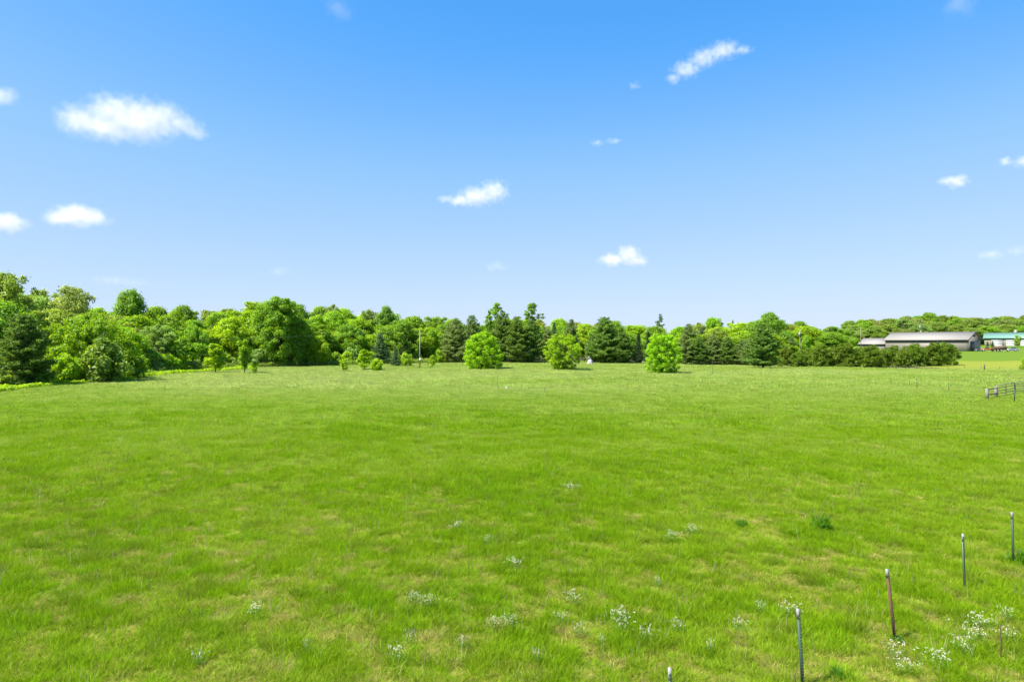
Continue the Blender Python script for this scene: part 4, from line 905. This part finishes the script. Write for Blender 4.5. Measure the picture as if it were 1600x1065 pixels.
# ------------------------------------------------------------------ clouds: bodies of scattering droplets far above
def cloud(px, py, blobs, dens, label, alt=1400., noise=1.0, rough=.5):
    """blobs: (dx, dy, rx, ry) in photograph pixels about (px, py)"""
    k = (HOR - py) / F; d = alt / k; S = d / F
    B = [(bx * S, by * S, rx * 1.06 * S, ry * 1.22 * S) for bx, by, rx, ry in blobs]; big = max(b[2] for b in B)
    bm = bmesh.new(); grow = 1.18
    for bx, bz, rx, rz in B:
        ry = rx * .8
        for i in range(8):
            for j in range(12):
                a = 6.283 * j / 12; t = -math.pi / 2 + math.pi * (i + .5) / 8
                bm.verts.new((bx + grow * rx * math.cos(t) * math.cos(a), grow * ry * math.cos(t) * math.sin(a), bz + grow * rz * math.sin(t)))
    r = bmesh.ops.convex_hull(bm, input=bm.verts[:]); 
    bmesh.ops.delete(bm, geom=[g for g in bm.verts if not g.link_faces], context='VERTS')
    bmesh.ops.recalc_face_normals(bm, faces=bm.faces[:])
    me = bpy.data.meshes.new('cloud'); bm.to_mesh(me); bm.free()
    m, N, L = nmat('cloud_vapour'); tc = N.new('ShaderNodeTexCoord')
    def M(op, a, b=None, c=None):
        n = N.new('ShaderNodeMath'); n.operation = op
        for i, q in enumerate((a, b, c)):
            if q is None: continue
            if isinstance(q, (int, float)): n.inputs[i].default_value = q
            else: L.new(q, n.inputs[i])
        return n.outputs[0]
    no = N.new('ShaderNodeTexNoise'); no.inputs['Scale'].default_value = 1.9 / min(b[3] for b in B) * .5; no.inputs['Detail'].default_value = 3.0; no.inputs['Roughness'].default_value = rough
    off = N.new('ShaderNodeVectorMath'); off.operation = 'ADD'; off.inputs[1].default_value = (px * 13., py * 7., 0); L.new(tc.outputs['Object'], off.inputs[0]); L.new(off.outputs[0], no.inputs['Vector'])
    f = None
    for bx, bz, rx, rz in B:
        s = N.new('ShaderNodeVectorMath'); s.operation = 'SUBTRACT'; s.inputs[1].default_value = (bx, 0, bz); L.new(tc.outputs['Object'], s.inputs[0])
        q = N.new('ShaderNodeVectorMath'); q.operation = 'DIVIDE'; q.inputs[1].default_value = (rx, rx * .8, rz); L.new(s.outputs[0], q.inputs[0])
        l = N.new('ShaderNodeVectorMath'); l.operation = 'LENGTH'; L.new(q.outputs[0], l.inputs[0])
        g = M('SUBTRACT', 1.0, l.outputs['Value']); f = g if f is None else M('SMOOTH_MAX', f, g, .25)
    f = M('ADD', f, M('MULTIPLY', M('SUBTRACT', no.outputs[0], .50), 1.5 * noise))
    f = M('MULTIPLY', M('POWER', M('MINIMUM', M('MAXIMUM', f, 0), .9), 1.6), .085 * dens / big)
    pv = N.new('ShaderNodeVolumePrincipled'); pv.inputs['Color'].default_value = (.92, .84, .87, 1); pv.inputs['Anisotropy'].default_value = 0.0; L.new(f, pv.inputs['Density'])
    out = N.new('ShaderNodeOutputMaterial'); L.new(pv.outputs[0], out.inputs['Volume'])
    me.materials.append(m)
    o = link('cloud', me, None, (gx(px, d), d, alt + CAM_H)); return tag(o, label, 'cloud', 'fair weather clouds')
cloud(195, 187, [(-74, 0, 40, 24), (-22, 14, 44, 26), (22, -2, 66, 32), (58, 6, 40, 22), (-30, -12, 56, 20), (88, -10, 34, 16), (110, -22, 24, 10)], 26, 'largest white cloud, upper left, with a tail to the right')
cloud(118, 337, [(0, 0, 46, 17), (-20, -4, 34, 12), (24, -4, 32, 12), (2, 7, 24, 12)], 26, 'flat based white cloud below the largest cloud')
cloud(8, 347, [(0, 0, 34, 16), (-30, 4, 30, 14)], 26, 'white cloud cut by the left edge, beside the flat based one')
cloud(-4, 148, [(0, 0, 30, 16), (-40, 4, 40, 20)], 22, 'white cloud cut by the left edge near the top')
cloud(750, 305, [(22, 6, 26, 18), (-6, -2, 32, 15), (-30, -8, 26, 9), (-56, -6, 12, 6)], 22, 'puffy white cloud above the middle of the wood')
cloud(975, 402, [(8, 4, 22, 14), (-18, -4, 24, 10), (20, -6, 20, 9)], 24, 'small white cloud, lowest clear one above the wood')
cloud(1103, 96, [(28, 18, 30, 13), (-2, 6, 28, 13), (-30, -12, 26, 13), (-50, -26, 14, 9), (58, 18, 18, 6)], 15, 'slanting wispy cloud at the upper right of the middle', noise=1.2)
cloud(1491, 285, [(4, 2, 20, 11), (-12, 2, 14, 7)], 14, 'small soft cloud at the right')
cloud(1588, 254, [(-16, 2, 12, 7), (14, 2, 20, 9)], 14, 'small cloud touching the right edge')
cloud(1548, 398, [(0, 0, 20, 8), (40, 6, 16, 7)], 5, 'faint low cloud at the far right', noise=1.2)
cloud(945, 222, [(-12, -1, 14, 4.5), (14, 2, 14, 4.5)], 5, 'faint thin streak of cloud right of the middle', noise=1.2)
cloud(180, 438, [(-6, 0, 36, 8), (30, -4, 30, 6)], 2.5, 'faint flat cloud just above the left wood', noise=1.2)
cloud(1500, 8, [(0, 0, 30, 18)], 2.2, 'faint wisp at the top edge on the right', noise=1.2)
cloud(530, 12, [(0, 0, 28, 18)], 1.6, 'faint wisp at the top edge left of the middle', noise=1.2)
cloud(992, 133, [(0, 0, 11, 6)], 4, 'tiny wisp left below the slanting cloud', noise=1.1)
cloud(775, 416, [(0, 0, 20, 8)], 3, 'faint wisp left of the lowest clear cloud', noise=1.1)
cloud(436, 424, [(0, 0, 22, 8)], 2, 'faint wisp above the wood left of the middle', noise=1.1)
